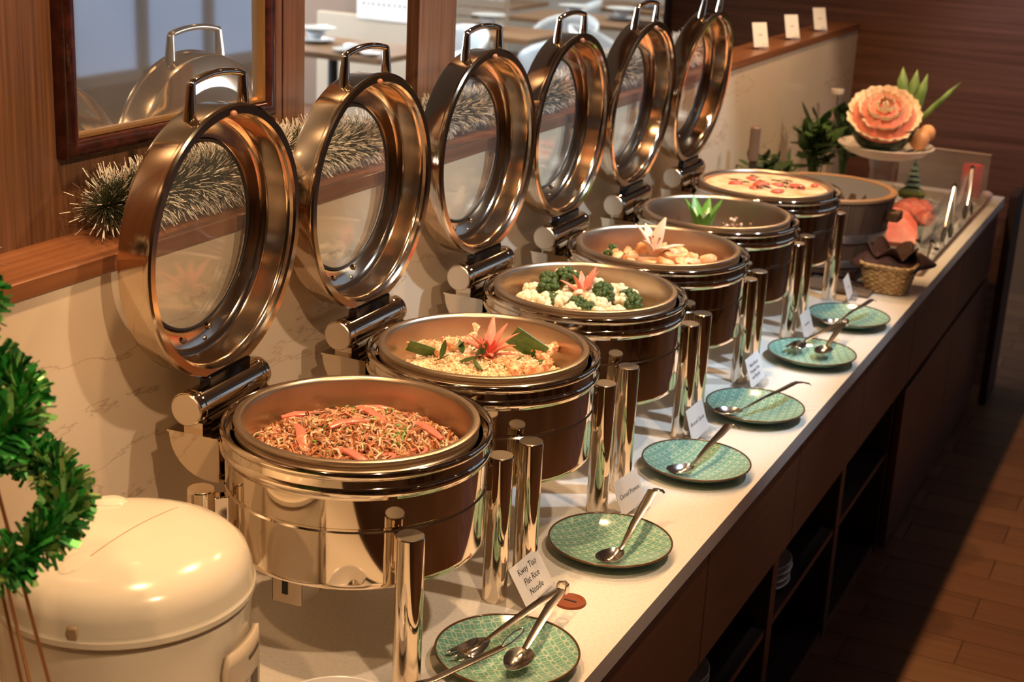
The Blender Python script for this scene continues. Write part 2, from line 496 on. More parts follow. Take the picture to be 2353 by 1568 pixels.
for i, (x, yy) in enumerate([(3.1, -2.6), (3.1, -.4), (3.1, 1.8), (3.1, 4.0), (1.6, -4.3), (-.2, -4.3), (-2.2, -4.3)]):  # unseen lamps added so the rear walls reflect brown in the steel
    downlight(x, yy, 'added downlight lighting the wood walls outside the picture, number %s of the row' % NTH[i], 40, (1, .82, .62), 64, .5, 'added downlights near the rear walls')
# unseen wood pilasters added for vertical contrast in the polished steel's reflections
W_PIL = wood('added_pilaster_wood', (.16, .075, .035), (.26, .13, .065), 'z', .4, 60)
wr_, wf_ = bpy.data.objects['wall_right'], bpy.data.objects['wall_front']
for k in range(9):
    MB().box((3.47, -4.2 + k * .85, .35), (.06, .22 + .1 * (k % 3), 2.45)).build('added_pilaster', W_PIL, wr_, smooth=False)
for k in range(6):
    MB().box((-3.0 + k * 1.15, -4.82, .35), (.30 + .12 * (k % 2), .06, 2.45)).build('added_pilaster', W_PIL, wf_, smooth=False)
for i, (x, yy) in enumerate([(-3.2, 5.2), (-4.2, 7.5), (-4.2, 9.6), (-3.6, 11.5), (-6.0, 8.4), (-2.4, 8.0)]):  # lamps out of view, added to brighten the dining room
    downlight(x, yy, 'added downlight brightening the dining room, %s of six' % NTH[i], 150, (1, .93, .84), group='downlights in the dining room')

# ---------------------------------------------------------------- ledge
tag(MB().box((-.382, 1.43, .589), (.134, 6.2, .026), .0015).build('wood_ledge', W_LEDGE), 'reddish brown wooden ledge running along the top of the marble wall', 'ledge')

# ---------------------------------------------------------------- worktop with a cut-out for the cold well
WX0, WX1, WY0, WY1 = -.16, .352, 2.80, 4.16
wt = MB()
def slab(x0, x1, y0, y1): wt.box(((x0 + x1) / 2, (y0 + y1) / 2, -.0185), (x1 - x0, y1 - y0, .037))
slab(-.32, .4, -1.6, WY0); slab(-.32, .4, WY1, 4.27); slab(-.32, WX0, WY0, WY1); slab(WX1, .4, WY0, WY1)
tag(wt.build('worktop', WHITE_TOP, smooth=False), 'cream white stone buffet worktop running the length of the marble wall', 'worktop')
# cold well
well = thing('cold_well', 'steel rimmed ice well sunk in the far end of the worktop', 'cold well', (0, 0, 0))
m = MB()
cx, cy = (WX0 + WX1) / 2, (WY0 + WY1) / 2
m.box((cx, cy, -.075), (WX1 - WX0, WY1 - WY0, .004))
for s in (-1, 1):
    m.box((cx + s * (WX1 - WX0) / 2, cy, -.037), (.004, WY1 - WY0, .08)); m.box((cx, cy + s * (WY1 - WY0) / 2, -.037), (WX1 - WX0, .004, .08))
m.build('basin', BRUSH, well, smooth=False)
m = MB()
for s in (-1, 1):
    m.box((cx + s * ((WX1 - WX0) / 2 + .006), cy, .0015), (.014, WY1 - WY0 + .026, .003)); m.box((cx, cy + s * ((WY1 - WY0) / 2 + .006), .0015), (WX1 - WX0, .014, .003))
m.build('rim', BRUSH, well, smooth=False)
ICE = mat('crushed_ice', (.78, .80, .82), .25, trans=.25, ior=1.31)
m = MB(); ri = random.Random(5)
m.box((cx, cy, -.05), (WX1 - WX0 - .01, WY1 - WY0 - .01, .044))
for i in range(900):
    s = ri.uniform(.010, .022)
    R = Matrix.Rotation(ri.uniform(0, 6), 3, (ri.random(), ri.random(), ri.random() + .1))
    m.box((ri.uniform(WX0 + .02, WX1 - .02), ri.uniform(WY0 + .02, WY1 - .02), -.028 + ri.uniform(-.006, .006)), (s, s * .8, s * .7), R=R)
tag(m.build('crushed_ice', ICE, smooth=False), 'crushed ice filling the cold well of the worktop', 'ice', kind='stuff')
# brown cable cap on the worktop
g = thing('cable_cap', 'small round brown cable cap in the worktop beside the noodle card', 'cable cap', (.279, .237, 0))
CAPB = mat('cap_brown', (.23, .055, .018), .4)
MB().lathe([(0, .003), (.020, .003), (.021, .004), (.026, .004), (.0275, 0)], 32).build('cap', CAPB, g)
MB().box((0, 0, .0032), (.022, .004, .001)).build('slot', BLACK, g)

# ---------------------------------------------------------------- cabinets under the worktop
def open_unit(y0, y1, label):
    u = thing('open_cabinet', label, 'cabinet', (0, 0, 0), group='open shelf cabinets under the worktop')
    d = .012
    for yy in (y0 + d, y1 - d):
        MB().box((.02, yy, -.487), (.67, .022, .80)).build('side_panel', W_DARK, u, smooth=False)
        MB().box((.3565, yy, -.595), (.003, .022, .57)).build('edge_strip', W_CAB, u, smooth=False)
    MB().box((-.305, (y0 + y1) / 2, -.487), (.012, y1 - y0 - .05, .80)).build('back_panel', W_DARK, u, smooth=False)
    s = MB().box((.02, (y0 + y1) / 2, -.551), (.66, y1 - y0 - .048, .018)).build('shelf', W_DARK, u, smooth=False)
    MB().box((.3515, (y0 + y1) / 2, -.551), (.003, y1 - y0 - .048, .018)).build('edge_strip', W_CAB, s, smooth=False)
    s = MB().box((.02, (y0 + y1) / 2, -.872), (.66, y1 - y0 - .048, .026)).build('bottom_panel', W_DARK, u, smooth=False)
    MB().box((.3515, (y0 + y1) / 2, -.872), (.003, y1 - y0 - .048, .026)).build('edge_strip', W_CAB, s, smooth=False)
    MB().box((.374, (y0 + y1) / 2, -.187), (.022, y1 - y0 - .004, .246), .0012).build('drawer_front', W_CAB, u, smooth=False)
    MB().box((.358, (y0 + y1) / 2, -.052), (.008, y1 - y0, .028)).build('shadow_gap', BLACK, u, smooth=False)
open_unit(-1.31, -.65, 'dark wood open cabinet nearest the camera under the counter')
open_unit(-.65, .01, 'dark wood open cabinet under the nearest green plate')
open_unit(.01, .67, 'dark wood open cabinet under the spoon plate beside the prawn card')
open_unit(.67, 1.33, 'dark wood open cabinet holding the nearer stack of white plates')
open_unit(1.33, 1.99, 'dark wood open cabinet holding the farther stack of white plates')
open_unit(1.99, 2.65, 'dark wood open cabinet next to the closed doors')
def closed_unit(y0, y1, label):
    u = thing('closed_cabinet', label, 'cabinet', (0, 0, 0), group='closed cabinets under the worktop')
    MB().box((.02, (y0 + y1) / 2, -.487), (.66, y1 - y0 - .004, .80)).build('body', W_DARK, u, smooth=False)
    MB().box((.374, (y0 + y1) / 2, -.187), (.022, y1 - y0 - .005, .246), .0012).build('drawer_front', W_CAB, u, smooth=False)
    MB().box((.374, (y0 + y1) / 2, -.605), (.022, y1 - y0 - .005, .54), .0012).build('door', W_CAB, u, smooth=False)
    MB().box((.358, (y0 + y1) / 2, -.052), (.008, y1 - y0, .028)).build('shadow_gap', BLACK, u, smooth=False)
closed_unit(2.65, 3.5, 'dark wood closed cabinet under the napkin basket and ice well')
closed_unit(3.5, 4.27, 'dark wood closed cabinet at the far end of the counter')

# white plates stacked on the cabinet shelves
WP = mat('white_porcelain', (.74, .73, .74), .2)
wp_me = MB().lathe([(0, .004), (.05, .004), (.055, .006), (.085, .012), (.103, .020), (.105, .022), (.103, .0235), (.085, .016), (.055, .0095), (0, .008)], 40).mesh('white_plate', WP)
for (x, yy, n, which) in ((.240, .87, 5, 'nearer'), (.242, 1.54, 4, 'farther')):
    for k in range(n):
        zz = -.542 + k * .019
        pos = 'topmost' if k == n - 1 else ('bottom' if k == 0 else '%s from the bottom' % ['', 'second', 'third', 'fourth'][k])
        o = inst('white_plate', wp_me, None, (x + rr.uniform(-.004, .004), yy + rr.uniform(-.006, .006), zz))
        tag(o, 'round white plate, %s of the %s stack on the cabinet shelf' % (pos, which), 'plate', 'white plates on the cabinet shelves')

# ---------------------------------------------------------------- framed mirror on the wood panel
mr = thing('framed_mirror', 'dark reddish wood framed mirror with gold inner edge on the wood panel', 'mirror', (-.445, .123, .723))
MIR = bpy.data.materials.new('dusty_mirror'); MIR.use_nodes = True
nt = MIR.node_tree; N_, L_ = nt.nodes, nt.links; N_.clear()
out = N_.new('ShaderNodeOutputMaterial'); mx = N_.new('ShaderNodeMixShader'); g1 = N_.new('ShaderNodeBsdfGlossy'); g1.inputs[0].default_value = (.74, .76, .78, 1); g1.inputs['Roughness'].default_value = .03
g2 = N_.new('ShaderNodeBsdfGlossy'); g2.inputs[0].default_value = (.55, .56, .58, 1); g2.inputs['Roughness'].default_value = .35
df = N_.new('ShaderNodeBsdfDiffuse'); df.inputs[0].default_value = (.42, .44, .46, 1)
m2 = N_.new('ShaderNodeMixShader'); m2.inputs[0].default_value = .35; L_.new(g2.outputs[0], m2.inputs[1]); L_.new(df.outputs[0], m2.inputs[2])
tc = N_.new('ShaderNodeTexCoord'); nz = N_.new('ShaderNodeTexNoise'); nz.inputs['Scale'].default_value = 3.5; nz.inputs['Detail'].default_value = 5; L_.new(tc.outputs['Object'], nz.inputs['Vector'])
mr_ = N_.new('ShaderNodeMapRange'); mr_.inputs[3].default_value = .10; mr_.inputs[4].default_value = .36; L_.new(nz.outputs['Fac'], mr_.inputs[0]); L_.new(mr_.outputs[0], mx.inputs[0])
L_.new(g1.outputs[0], mx.inputs[1]); L_.new(m2.outputs[0], mx.inputs[2]); L_.new(mx.outputs[0], out.inputs[0])
hw, hh = .273, .46
def frame_loop(mb, prof, hw, hh, z0):
    """mitred rectangular moulding; prof = (inset, out)"""
    cs = [(-hw, 0), (hw, 0), (hw, 2 * hh), (-hw, 2 * hh)]
    dirs = [(1, 1), (-1, 1), (-1, -1), (1, -1)]
    vs, fs, n = [], [], len(prof)
    for (cy, cz), (dy, dz) in zip(cs, dirs):
        for ins, out in prof: vs.append((out, cy + dy * ins, cz + dz * ins))
    for i in range(4):
        j = (i + 1) % 4
        for k in range(n - 1): fs.append((i * n + k, j * n + k, j * n + k + 1, i * n + k + 1))
    mb.add(vs, fs)
m = MB(); frame_loop(m, [(0, .0005), (0, .018), (.004, .024), (.012, .027), (.022, .025), (.027, .020), (.027, .004)], hw, hh, 0); m.build('frame', W_FRAME, mr, 50)
m = MB(); frame_loop(m, [(.027, .016), (.029, .018), (.033, .016), (.034, .004)], hw, hh, 0); m.build('gold_edge', GOLD, mr, 50)
MB().box((.003, 0, hh), (.003, 2 * hw - .05, 2 * hh - .05)).build('mirror_glass', MIR, mr, smooth=False)

# ================================================================== CHAFING DISHES
SEG = 96
ME = {}
ME['body'] = MB().lathe([(0, .157), (.194, .157), (.202, .159), (.2045, .163), (.205, .170), (.205, .250), (.2025, .2525), (.2025, .2555), (.205, .258),
                         (.2055, .302), (.2085, .306), (.2110, .311), (.2115, .315), (.2105, .319), (.208, .322), (.2075, .335)], SEG).mesh('body', STEEL, 30)
ME['rim'] = MB().lathe([(.2075, .333), (.2115, .337), (.2122, .341), (.2115, .345), (.2090, .347), (.2060, .346), (.2030, .343), (.2015, .336), (.1955, .334), (.1940, .328), (.1940, .20)], SEG).mesh('water_pan_rim', STEEL, 50)
ME['pan'] = MB().lathe([(.1885, .332), (.1885, .338), (.1865, .340), (.1865, .344), (.1895, .347), (.1906, .351), (.1895, .3545), (.1860, .3560), (.1800, .3555), (.1770, .353), (.1755, .348),
                        (.1740, .300), (.1690, .262), (.1600, .247), (.1450, .241), (0, .240)], SEG).mesh('food_pan', PAN, 35)
# legs, local to the leg axis
ME['leg'] = MB().lathe([(0, 0), (.0195, 0), (.0205, .003), (.0210, .006), (.0215, .2590), (.0205, .2605)], 32).mesh('leg', STEEL, 20)
ME['cap'] = MB().lathe([(.0206, .2603), (.0198, .2617), (0, .2617)], 32).mesh('cap', CAP, 20)
ME['legarm'] = MB().box((0, 0, .225), (.05, .020, .045), .002).mesh('leg_bracket', STEEL, 40)
# hinge
HX, HZ = -.243, .353
KB = 1.17
def barrel():
    p = [(.0195, -.104), (.0235, -.1035), (.0242, -.100), (.0242, -.090), (.0232, -.0885), (.0242, -.087), (.0242, -.081), (.0235, -.0795), (.0235, .0795), (.0242, .081), (.0242, .087), (.0232, .0885), (.0242, .090), (.0242, .100), (.0235, .1035), (.0195, .104)]
    return MB().lathe([(a * KB, b) for a, b in p], 40, 'y', (HX, 0, HZ)).mesh('hinge_barrel', STEEL, 25)
ME['barrel'] = barrel()
ME['endcap0'] = MB().lathe([(0, -.1055), (.0250, -.1055), (.0265, -.1040)], 32, 'y', (HX, 0, HZ)).mesh('hinge_cap', CAP, 20)
ME['endcap1'] = MB().lathe([(.0265, .1040), (.0250, .1055), (0, .1055)], 32, 'y', (HX, 0, HZ)).mesh('hinge_cap', CAP, 20)
def bracket():
    m = MB()
    m.box((-.232, -.090, .3255), (.034, .024, .018)); m.box((-.232, .090, .3255), (.034, .024, .018))
    poly = [(-.270, .3165)] + [(-.200 - .070 * cos(a), .3165 - .070 * sin(a)) for a in arc(10, .05, pi / 2)] + [(-.180, .246), (-.180, .3165)]
    m.prism(poly, -.112, .112, 'y')
    m.box((-.226, 0, .3175), (.092, .228, .004))
    return m.mesh('hinge_bracket', STEEL, 30)
ME['bracket'] = bracket()
# lid, local to the hinge axis, standing open; x toward the aisle, z up
LC = (.006, 0, .247)
ME['lid'] = MB().lathe([(a * 1.018, b) for a, b in [(.1930, .0000), (.1965, .0035), (.2085, .0040), (.2120, .0015), (.2125, -.0020), (.2120, -.0060), (.2095, -.0085), (.2085, -.0480), (.2060, -.0545), (.2000, -.0580),
                        (.1600, -.0650), (.1500, -.0655), (.1490, -.0620), (.1520, -.0600), (.1600, -.0595), (.1770, -.0540), (.1805, -.0500), (.1870, -.0470), (.1885, -.0430), (.1890, -.0120), (.1905, -.0080), (.1925, -.0060)]], SEG, 'x', LC, closed=True).mesh('lid', LIDST, 28)
ME['glass'] = MB().lathe([(0, -.0605), (.1505, -.0605), (.1505, -.0640), (0, -.0640)], 64, 'x', LC).mesh('lid_glass', GLASS, 30)
ME['gasket'] = MB().lathe([(.1500 + .0026 * cos(a), -.0590 + .0026 * sin(a)) for a in arc(9, 0, 2 * pi)[:-1]], 64, 'x', LC, closed=True).mesh('gasket', BLACK, 60)
def handle():
    m = MB(); cz = LC[2]; x = -.020
    for s in (-1, 1):
        m.tube([(x, s * .074, cz + .192), (x, s * .073, cz + .215), (x, s * .070, cz + .251)], [.0100, .0092, .0066], 10)
    top = [(x, .071 * t / 1.0, cz + .251 + .009 * (1 - t * t)) for t in arc(13, -1, 1)]
    m.tube([(x, -.0725, cz + .247)] + top + [(x, .0725, cz + .247)], .0058, 8)
    return m.mesh('lid_handle', STEEL, 50)
ME['handle'] = handle()
rv = MB().lathe([(.0055, 0), (.0055, .002), (.004, .0035), (0, .004)], 16, 'x').mesh('rivet', LIDST, 50)
ME['arm'] = MB().box((.004, 0, .026), (.020, .120, .036), .002).mesh('lid_arm', mat('black_steel', (.05, .05, .06), .15, 1.0), 30)
ME['knob'] = MB().lathe([(.0058, .002), (.0058, .0055), (.004, .0075), (0, .008)], 16, 'x').mesh('lid_bumper', mat('bumper_rubber', (.30, .13, .07), .5), 50)
# fuel holder under the body
def fuel():
    m = MB()
    m.box((-.040, -.145, .1235), (.052, .002, .068)); m.box((-.040, -.080, .0905), (.052, .130, .002)); m.box((-.040, -.016, .1235), (.052, .002, .068))
    m.prism([(-.146, .157), (-.146, .0895), (-.096, .0895), (-.050, .157)], -.0150, -.0135, 'x'); m.prism([(-.146, .157), (-.146, .0895), (-.096, .0895), (-.050, .157)], -.0665, -.065, 'x')
    return m.mesh('fuel_holder', BRUSH, 30)
ME['fuel'] = fuel()
ME['slot'] = MB().box((-.044, -.1465, .124), (.010, .0014, .040), .0005).mesh('fuel_slot', BLACK, 30)

YO = [0.0, .432, .8958, 1.3229, 1.7478, 2.1884]
LIDTILT = [2.0, 1.0, 0.0, 1.5, 4.0, 7.0]       # degrees leaning toward the aisle
ROTZ = [4.0, 1.0, -1.0, 0, 0, 0]
DISH = ['fried flat noodles', 'cereal prawns', 'broccoli and cauliflower', 'pumpkin and bacon', 'a green carved garnish', 'the cheese topped bake']
WHERE = ['nearest the camera', 'second from the camera', 'third from the camera', 'fourth from the camera', 'fifth from the camera', 'farthest from the camera']
CH = []
for i in range(6):
    r = thing('chafing_dish', 'round polished steel chafing dish holding %s, %s' % (DISH[i], WHERE[i]), 'chafing dish', (0, YO[i], 0), radians(ROTZ[i]), 'chafing dishes along the buffet counter')
    inst('body', ME['body'], r); inst('water_pan_rim', ME['rim'], r); inst('food_pan', ME['pan'], r)
    for (lx, ly) in ((.175, -.170), (.175, .170), (-.175, -.170), (-.175, .170)):
        leg = inst('leg', ME['leg'], r, (lx, ly, 0))
        inst('cap', ME['cap'], leg)
        inst('leg_bracket', ME['legarm'], leg, (-.020 * lx / .244, -.020 * ly / .244, 0), (0, 0, math.atan2(ly, lx)))
    hb = inst('hinge_barrel', ME['barrel'], r); inst('hinge_cap', ME['endcap0'], hb); inst('hinge_cap', ME['endcap1'], hb)
    inst('hinge_bracket', ME['bracket'], r)
    lid = inst('lid', ME['lid'], r, (HX, 0, HZ), (0, radians(LIDTILT[i]), 0))
    inst('lid_glass', ME['glass'], lid); inst('gasket', ME['gasket'], lid); inst('lid_handle', ME['handle'], lid); inst('lid_arm', ME['arm'], lid)
    for (yy, zz) in ((-.036, -.163), (.036, -.158), (.022, -.176)):
        inst('rivet', rv, lid, (LC[0] - .0575, yy, LC[2] + zz), (0, radians(14), 0))
    inst('lid_bumper', ME['knob'], lid, (LC[0], 0, LC[2] + .2005))
    fu = inst('fuel_holder', ME['fuel'], r); inst('fuel_slot', ME['slot'], fu)
    CH.append(r)

# ================================================================== FOOD
rf = random.Random(11)
def rdir(r=rf):
    a = r.uniform(0, 2 * pi); return Vector((cos(a), sin(a), r.uniform(-.35, .5))).normalized()
def mound(R, z0, h, x, y):
    d = min(1, sqrt(x * x + y * y) / R); return z0 + h * (1 - d ** 2.2)
def rpt(R, r=rf):
    a, d = r.uniform(0, 2 * pi), R * sqrt(r.random()); return d * cos(a), d * sin(a)

OFF = [(0, 0, .016), (-.030, .045, .012), (-.030, .045, .012), (-.025, .055, .022)]
def fp(i, x, y):
    k = .88 if i else 1.0
    x, y = x * k + OFF[i][0], y * k + OFF[i][1]
    d = sqrt(x * x + y * y)
    if d > .150: x, y = x * .150 / d, y * .150 / d
    return x, YO[i] + y
# --- fried flat noodles (dish 0): uncountable shreds
NOOD = [mat('noodle_brown', (.42, .17, .075), .35), mat('noodle_dark', (.20, .065, .03), .35), mat('beansprout_pale', (.70, .45, .29), .4), mat('noodle_red', (.52, .19, .10), .35),
        mat('spring_onion', (.16, .30, .06), .45), mat('crispy_shallot', (.58, .30, .13), .5)]
m = MB(); cx0, cy0 = 0, YO[0]
base = [(0, .324)] + [(.166 * t, .284 + .040 * (1 - t ** 2.2)) for t in arc(9, .12, 1)] + [(.169, .270)]
m.mi = 0; m.lathe(base[::-1], 40, 'z', (cx0, cy0, 0))
for i in range(6200):
    x, y = rpt(.166); z = mound(.166, .284, .042, x, y) + rf.uniform(-.004, .012)
    d = rdir(); L = rf.choice((rf.uniform(.004, .012), rf.uniform(.006, .016), rf.uniform(.014, .034))); n = d.cross(Vector((0, 0, 1))).normalized()
    bow = rf.uniform(-.006, .010)
    u = rf.random()
    m.mi = 0 if u < .14 else 1 if u < .22 else 2 if u < .62 else 3 if u < .80 else 5 if u < .96 else 4
    P0 = Vector((x + cx0, y + cy0, z)); sw = n * rf.uniform(-.006, .006)
    path = [P0 - d * L / 2, P0 - d * L / 6 + Vector((0, 0, bow)) + sw, P0 + d * L / 6 + Vector((0, 0, bow)), P0 + d * L / 2 - sw]
    rad = rf.uniform(.0011, .0026)
    m.tube(path, [rad * .7, rad, rad, rad * .6], 4, caps=False)
for i in range(4200):
    x, y = rpt(.158); z = mound(.166, .284, .042, x, y) + rf.uniform(.002, .011); s_ = rf.uniform(.0015, .0042)
    m.mi = rf.choice((2, 2, 2, 3, 5, 4, 0)); m.box((x, YO[0] + y, z), (s_ * 1.4, s_, s_ * .8), R=Matrix.Rotation(rf.uniform(0, 6), 3, (rf.random(), rf.random(), .3)))
tag(m.build('fried_flat_noodles', NOOD, None, 60), 'brown fried flat rice noodles with bean sprouts heaped in the nearest dish', 'noodles', kind='stuff')

CHILI = mat('red_chili', (.70, .18, .13), .25, coat=.2); CHILI_IN = mat('chili_pale', (.85, .42, .28), .35)
def chili_ring():
    m = MB()
    n = 20
    o = [(.019 * cos(a), .0095 * sin(a)) for a in arc(n + 1, 0, 2 * pi)[:-1]]; q = [(x * .62, y * .52) for x, y in o]
    vs = [(x, y, .002) for x, y in o] + [(x, y, .002) for x, y in q] + [(x, y, -.002) for x, y in o] + [(x, y, -.002) for x, y in q]
    fs = []
    for i in range(n):
        j = (i + 1) % n
        fs += [(i, j, n + j, n + i), (2 * n + j, 2 * n + i, 3 * n + i, 3 * n + j), (2 * n + i, 2 * n + j, j, i), (n + i, n + j, 3 * n + j, 3 * n + i)]
    return m.add(vs, fs).mesh('chili_slice', CHILI, 50)
def chili_strip():
    return MB().tube([(-.024, 0, 0), (-.010, .001, .003), (.010, -.001, .003), (.025, 0, 0)], [.0030, .0048, .0050, .0028], 8, flat=(1, .6)).mesh('chili_strip', CHILI, 50)
crm, csm = chili_ring(), chili_strip()
for (x, y, rz, tl) in ((.085, -.062, .5, .35), (.112, -.012, .9, .30)):
    z = mound(.166, .284, .042, x, y) + .013
    tag(inst('chili_slice', crm, None, (x, y, z), (tl, -.25, rz)), 'oval red chili ring lying on the fried noodles', 'chili', 'chili rings on the noodles')
for (x, y, rz, tl, lab) in ((-.118, .030, .9, .1, 'at the far left of the noodles'), (-.058, -.070, -.8, .2, 'at the left front of the noodles'), (.052, -.088, -.1, .2, 'nearest the front lip of the noodle dish'), (-.045, .112, .8, .05, 'at the back of the noodles'),
                        (.082, .076, -.45, .0, 'at the right back of the noodles'), (-.012, -.006, 1.2, .1, 'in the middle of the noodles'), (.000, .050, -.3, .1, 'just behind the middle of the noodles')):
    z = mound(.166, .284, .042, x, y) + .013
    tag(inst('chili_strip', csm, None, (x, y, z), (0, tl, rz), (1.6, 1.6, 1.5)), 'red chili strip ' + lab, 'chili', 'chili strips on the noodles')

# --- helpers for garnish
def leaf_mesh(name, L, W, mt, curl=.25, fold=.15, n=7):
    """pointed leaf lying along +x, tip curling up"""
    m = MB(); vs, fs = [], []
    for i in range(n):
        t = i / (n - 1); wd = W / 2 * sin(pi * min(1, t * .95 + .03)) ** .8; z = curl * L * t * t
        vs += [(L * t, -wd, z + fold * wd), (L * t, 0, z), (L * t, wd, z + fold * wd)]
    for i in range(n - 1):
        a = 3 * i
        fs += [(a, a + 1, a + 4, a + 3), (a + 1, a + 2, a + 5, a + 4)]
    o = len(vs)
    vs2 = [(x, y, z - .0009) for x, y, z in vs]
    fs2 = [tuple(k + o for k in f[::-1]) for f in fs]
    m.add(vs + vs2, fs + fs2)
    return m.mesh(name, mt, 60)
def petal_mesh(name, L, W, mt, bend=.35, thick=.0022, n=8):
    """fleshy carved petal rising along +z and bending out to +x"""
    m = MB(); path, rs = [], []
    for i in range(n):
        t = i / (n - 1); path.append((bend * L * t * t, 0, L * t * (1 - .12 * bend * t))); rs.append(max(.0006, W / 2 * sin(pi * (.16 + .80 * t)) ** .9))
    m.tube(path, rs, 8, flat=(1, .30))
    return m.mesh(name, mt, 60)
LEAFG = mat('curry_leaf', (.055, .09, .020), .4); LEAFG2 = mat('banana_leaf', (.07, .17, .035), .35)
noise_color(LEAFG2, (.05, .13, .025), (.11, .23, .05), (1, 1, 1), 60, 3)
PINK = mat('carved_carrot_pink', (.80, .24, .17), .35); PINKD = mat('carved_carrot_red', (.72, .12, .09), .35)
PARS = mat('parsley_green', (.055, .115, .020), .55)
def parsley(name, R, n, r, mt=PARS):
    m = MB()
    for i in range(n):
        v = Vector((r.gauss(0, 1), r.gauss(0, 1), r.gauss(0, .7))).normalized() * R * r.uniform(.45, 1.0)
        m.ball(v, R * r.uniform(.14, .26), 6, 4, .35, r)
    return m.mesh(name, mt, 80)
pars = [parsley('herb_sprig', .020, 70, random.Random(k)) for k in range(3)]

# --- cereal prawns (dish 1)
CR = [mat('cereal_crumb', (.86, .66, .42), .7), mat('cereal_crumb_pale', (.92, .77, .55), .7), mat('cereal_crumb_toast', (.70, .42, .22), .7)]
Y1 = YO[1]; m = MB()
m.lathe([(.166, .264), (.164, .284), (.12, .302), (.06, .310), (0, .312)], 40, 'z', (0, Y1, 0))
for i in range(3600):
    x, y = rpt(.160); z = mound(.164, .284, .028, x, y) + rf.uniform(-.001, .006) + .004 * sin(x * 60) * cos(y * 50)
    m.mi = rf.choice((0, 0, 1, 1, 1, 2)); s = rf.uniform(.0016, .0042)
    R = Matrix.Rotation(rf.uniform(0, 6), 3, (rf.random(), rf.random(), .3))
    m.box((x, Y1 + y, z), (s * 1.5, s, s * .7), R=R)
tag(m.build('cereal_crumbs', CR, None, smooth=False), 'bed of golden fried cereal crumbs in the second dish', 'cereal', kind='stuff')
PRAWN = mat('prawn_orange', (.78, .33, .17), .45)
noise_color(PRAWN, (.62, .20, .09), (.88, .60, .36), (1, 1, 1), 120, 4, .35, .6, .4)
def prawn():
    m = MB(); pts, rs = [], []
    for i in range(10):
        t = i / 9; a = -.5 + 2.0 * t
        pts.append((.036 * sin(a), .036 * (1 - cos(a)) - .02, .006 * sin(pi * t))); rs.append(.0145 * (1 - .62 * t) * (1 - .35 * (abs(t - .5) * 2) ** 6))
    m.tube(pts, rs, 10)
    e = Vector(pts[-1])
    for s in (-.5, 0, .5):
        m.tube([e, e + Vector((.008 * cos(1.6 + s), .016 * sin(1.2 + s * .4), .003 + .004 * s))], [.003, .0045], 5, flat=(1, .4))
    for i in range(80):
        k = rf.randrange(0, 8); p = Vector(pts[k]) + Vector((rf.uniform(-1, 1), rf.uniform(-1, 1), rf.uniform(.2, 1))).normalized() * rs[k]
        m.ball(p, rf.uniform(.0015, .003), 5, 3, .3, rf)
    return m.mesh('prawn', PRAWN, 60)
prm = prawn()
for k, (x, y, rz, rx, lab) in enumerate(((-.095, -.045, 2.5, .2, 'crumbed orange prawn at the left edge of the cereal dish'), (-.080, .040, .4, .6, 'crumbed prawn leaning up behind the herb leaves in the cereal dish'),
                                    (.085, -.060, 2.2, .2, 'orange prawn in front of the carved pink flower'), (.122, -.005, .8, .2, 'orange prawn at the right front of the cereal dish'),
                                    (.088, .115, 1.0, .3, 'browned prawn at the far right edge of the cereal dish'))):
    tag(inst('prawn', prm, None, (*fp(1, x, y), .316 + (.012 if k == 1 else 0)), (rx, 0, rz), (1.05, 1.05, 1.05)), lab, 'prawn', 'prawns in the cereal dish')
def flower(name, label, cat, loc, petals, core=None, group=None, sc=1.0):
    t = thing(name, label, cat, loc, 0, group)
    for me, az, tilt, s in petals:
        inst('petal', me, t, (.004 * cos(az), .004 * sin(az), 0), (0, tilt, az), (s * sc, s * sc, s * sc))
    if core is not None: inst('flower_core', core, t)
    return t
pt1 = petal_mesh('petal', .070, .017, PINK, .45); pt2 = petal_mesh('petal', .048, .014, PINKD, .25)
core1 = MB().ball((0, 0, .004), .012, 10, 6, .1).mesh('flower_core', PINKD, 60)
flower('carved_flower', 'pink carved vegetable flower with long pointed petals on the cereal prawns', 'garnish', (*fp(1, .022, -.002), .314),
       [(pt1, a, t_, s) for a, t_, s in ((-2.6, .55, .95), (-2.0, .3, 1.0), (1.9, .15, 1.08), (1.1, .1, .95), (.5, .35, .95), (-.3, .55, 1.0), (-1.0, .75, .75), (-1.9, .9, .65), (2.8, .8, .8), (.1, .9, .8))] +
       [(pt2, a, .15, .9) for a in (-1.4, -.6, .3, 2.4, 3.3)], core1)
cl = leaf_mesh('herb_leaf', .034, .013, LEAFG, .3)
for k, (x, y, rz, ry) in enumerate(((-.030, -.020, 2.2, -.2), (-.052, -.078, 1.4, -.9), (-.012, -.070, .4, -.1), (-.020, -.004, .4, -.5), (.010, -.052, 1.0, -.7), (.078, -.030, .6, -.2), (-.038, .030, .2, -.3), (-.060, .012, -.6, -.3), (.128, -.040, .9, -.2), (.055, -.098, 2.6, -.1), (-.058, -.100, .3, -.2), (.012, -.030, .9, -.9))):
    tag(inst('herb_leaf', cl, None, (*fp(1, x, y), .318), (rf.uniform(-.4, .4), ry, rz)), 'dark green fried herb leaf scattered on the cereal prawns', 'leaf', 'herb leaves on the cereal prawns')
bl = MB().box((0, 0, .022), (.070, .0012, .056)).mesh('banana_leaf', LEAFG2)
tag(inst('banana_leaf', bl, None, (.022, Y1 + .118, .312), (.55, .55, .35)), 'square green banana leaf piece standing behind the pink flower', 'leaf', 'banana leaf pieces')
tag(inst('banana_leaf', bl, None, (-.140, Y1 + .018, .304), (.8, .3, .5), (.8, 1, .8)), 'green banana leaf piece at the left edge of the cereal dish', 'leaf', 'banana leaf pieces')

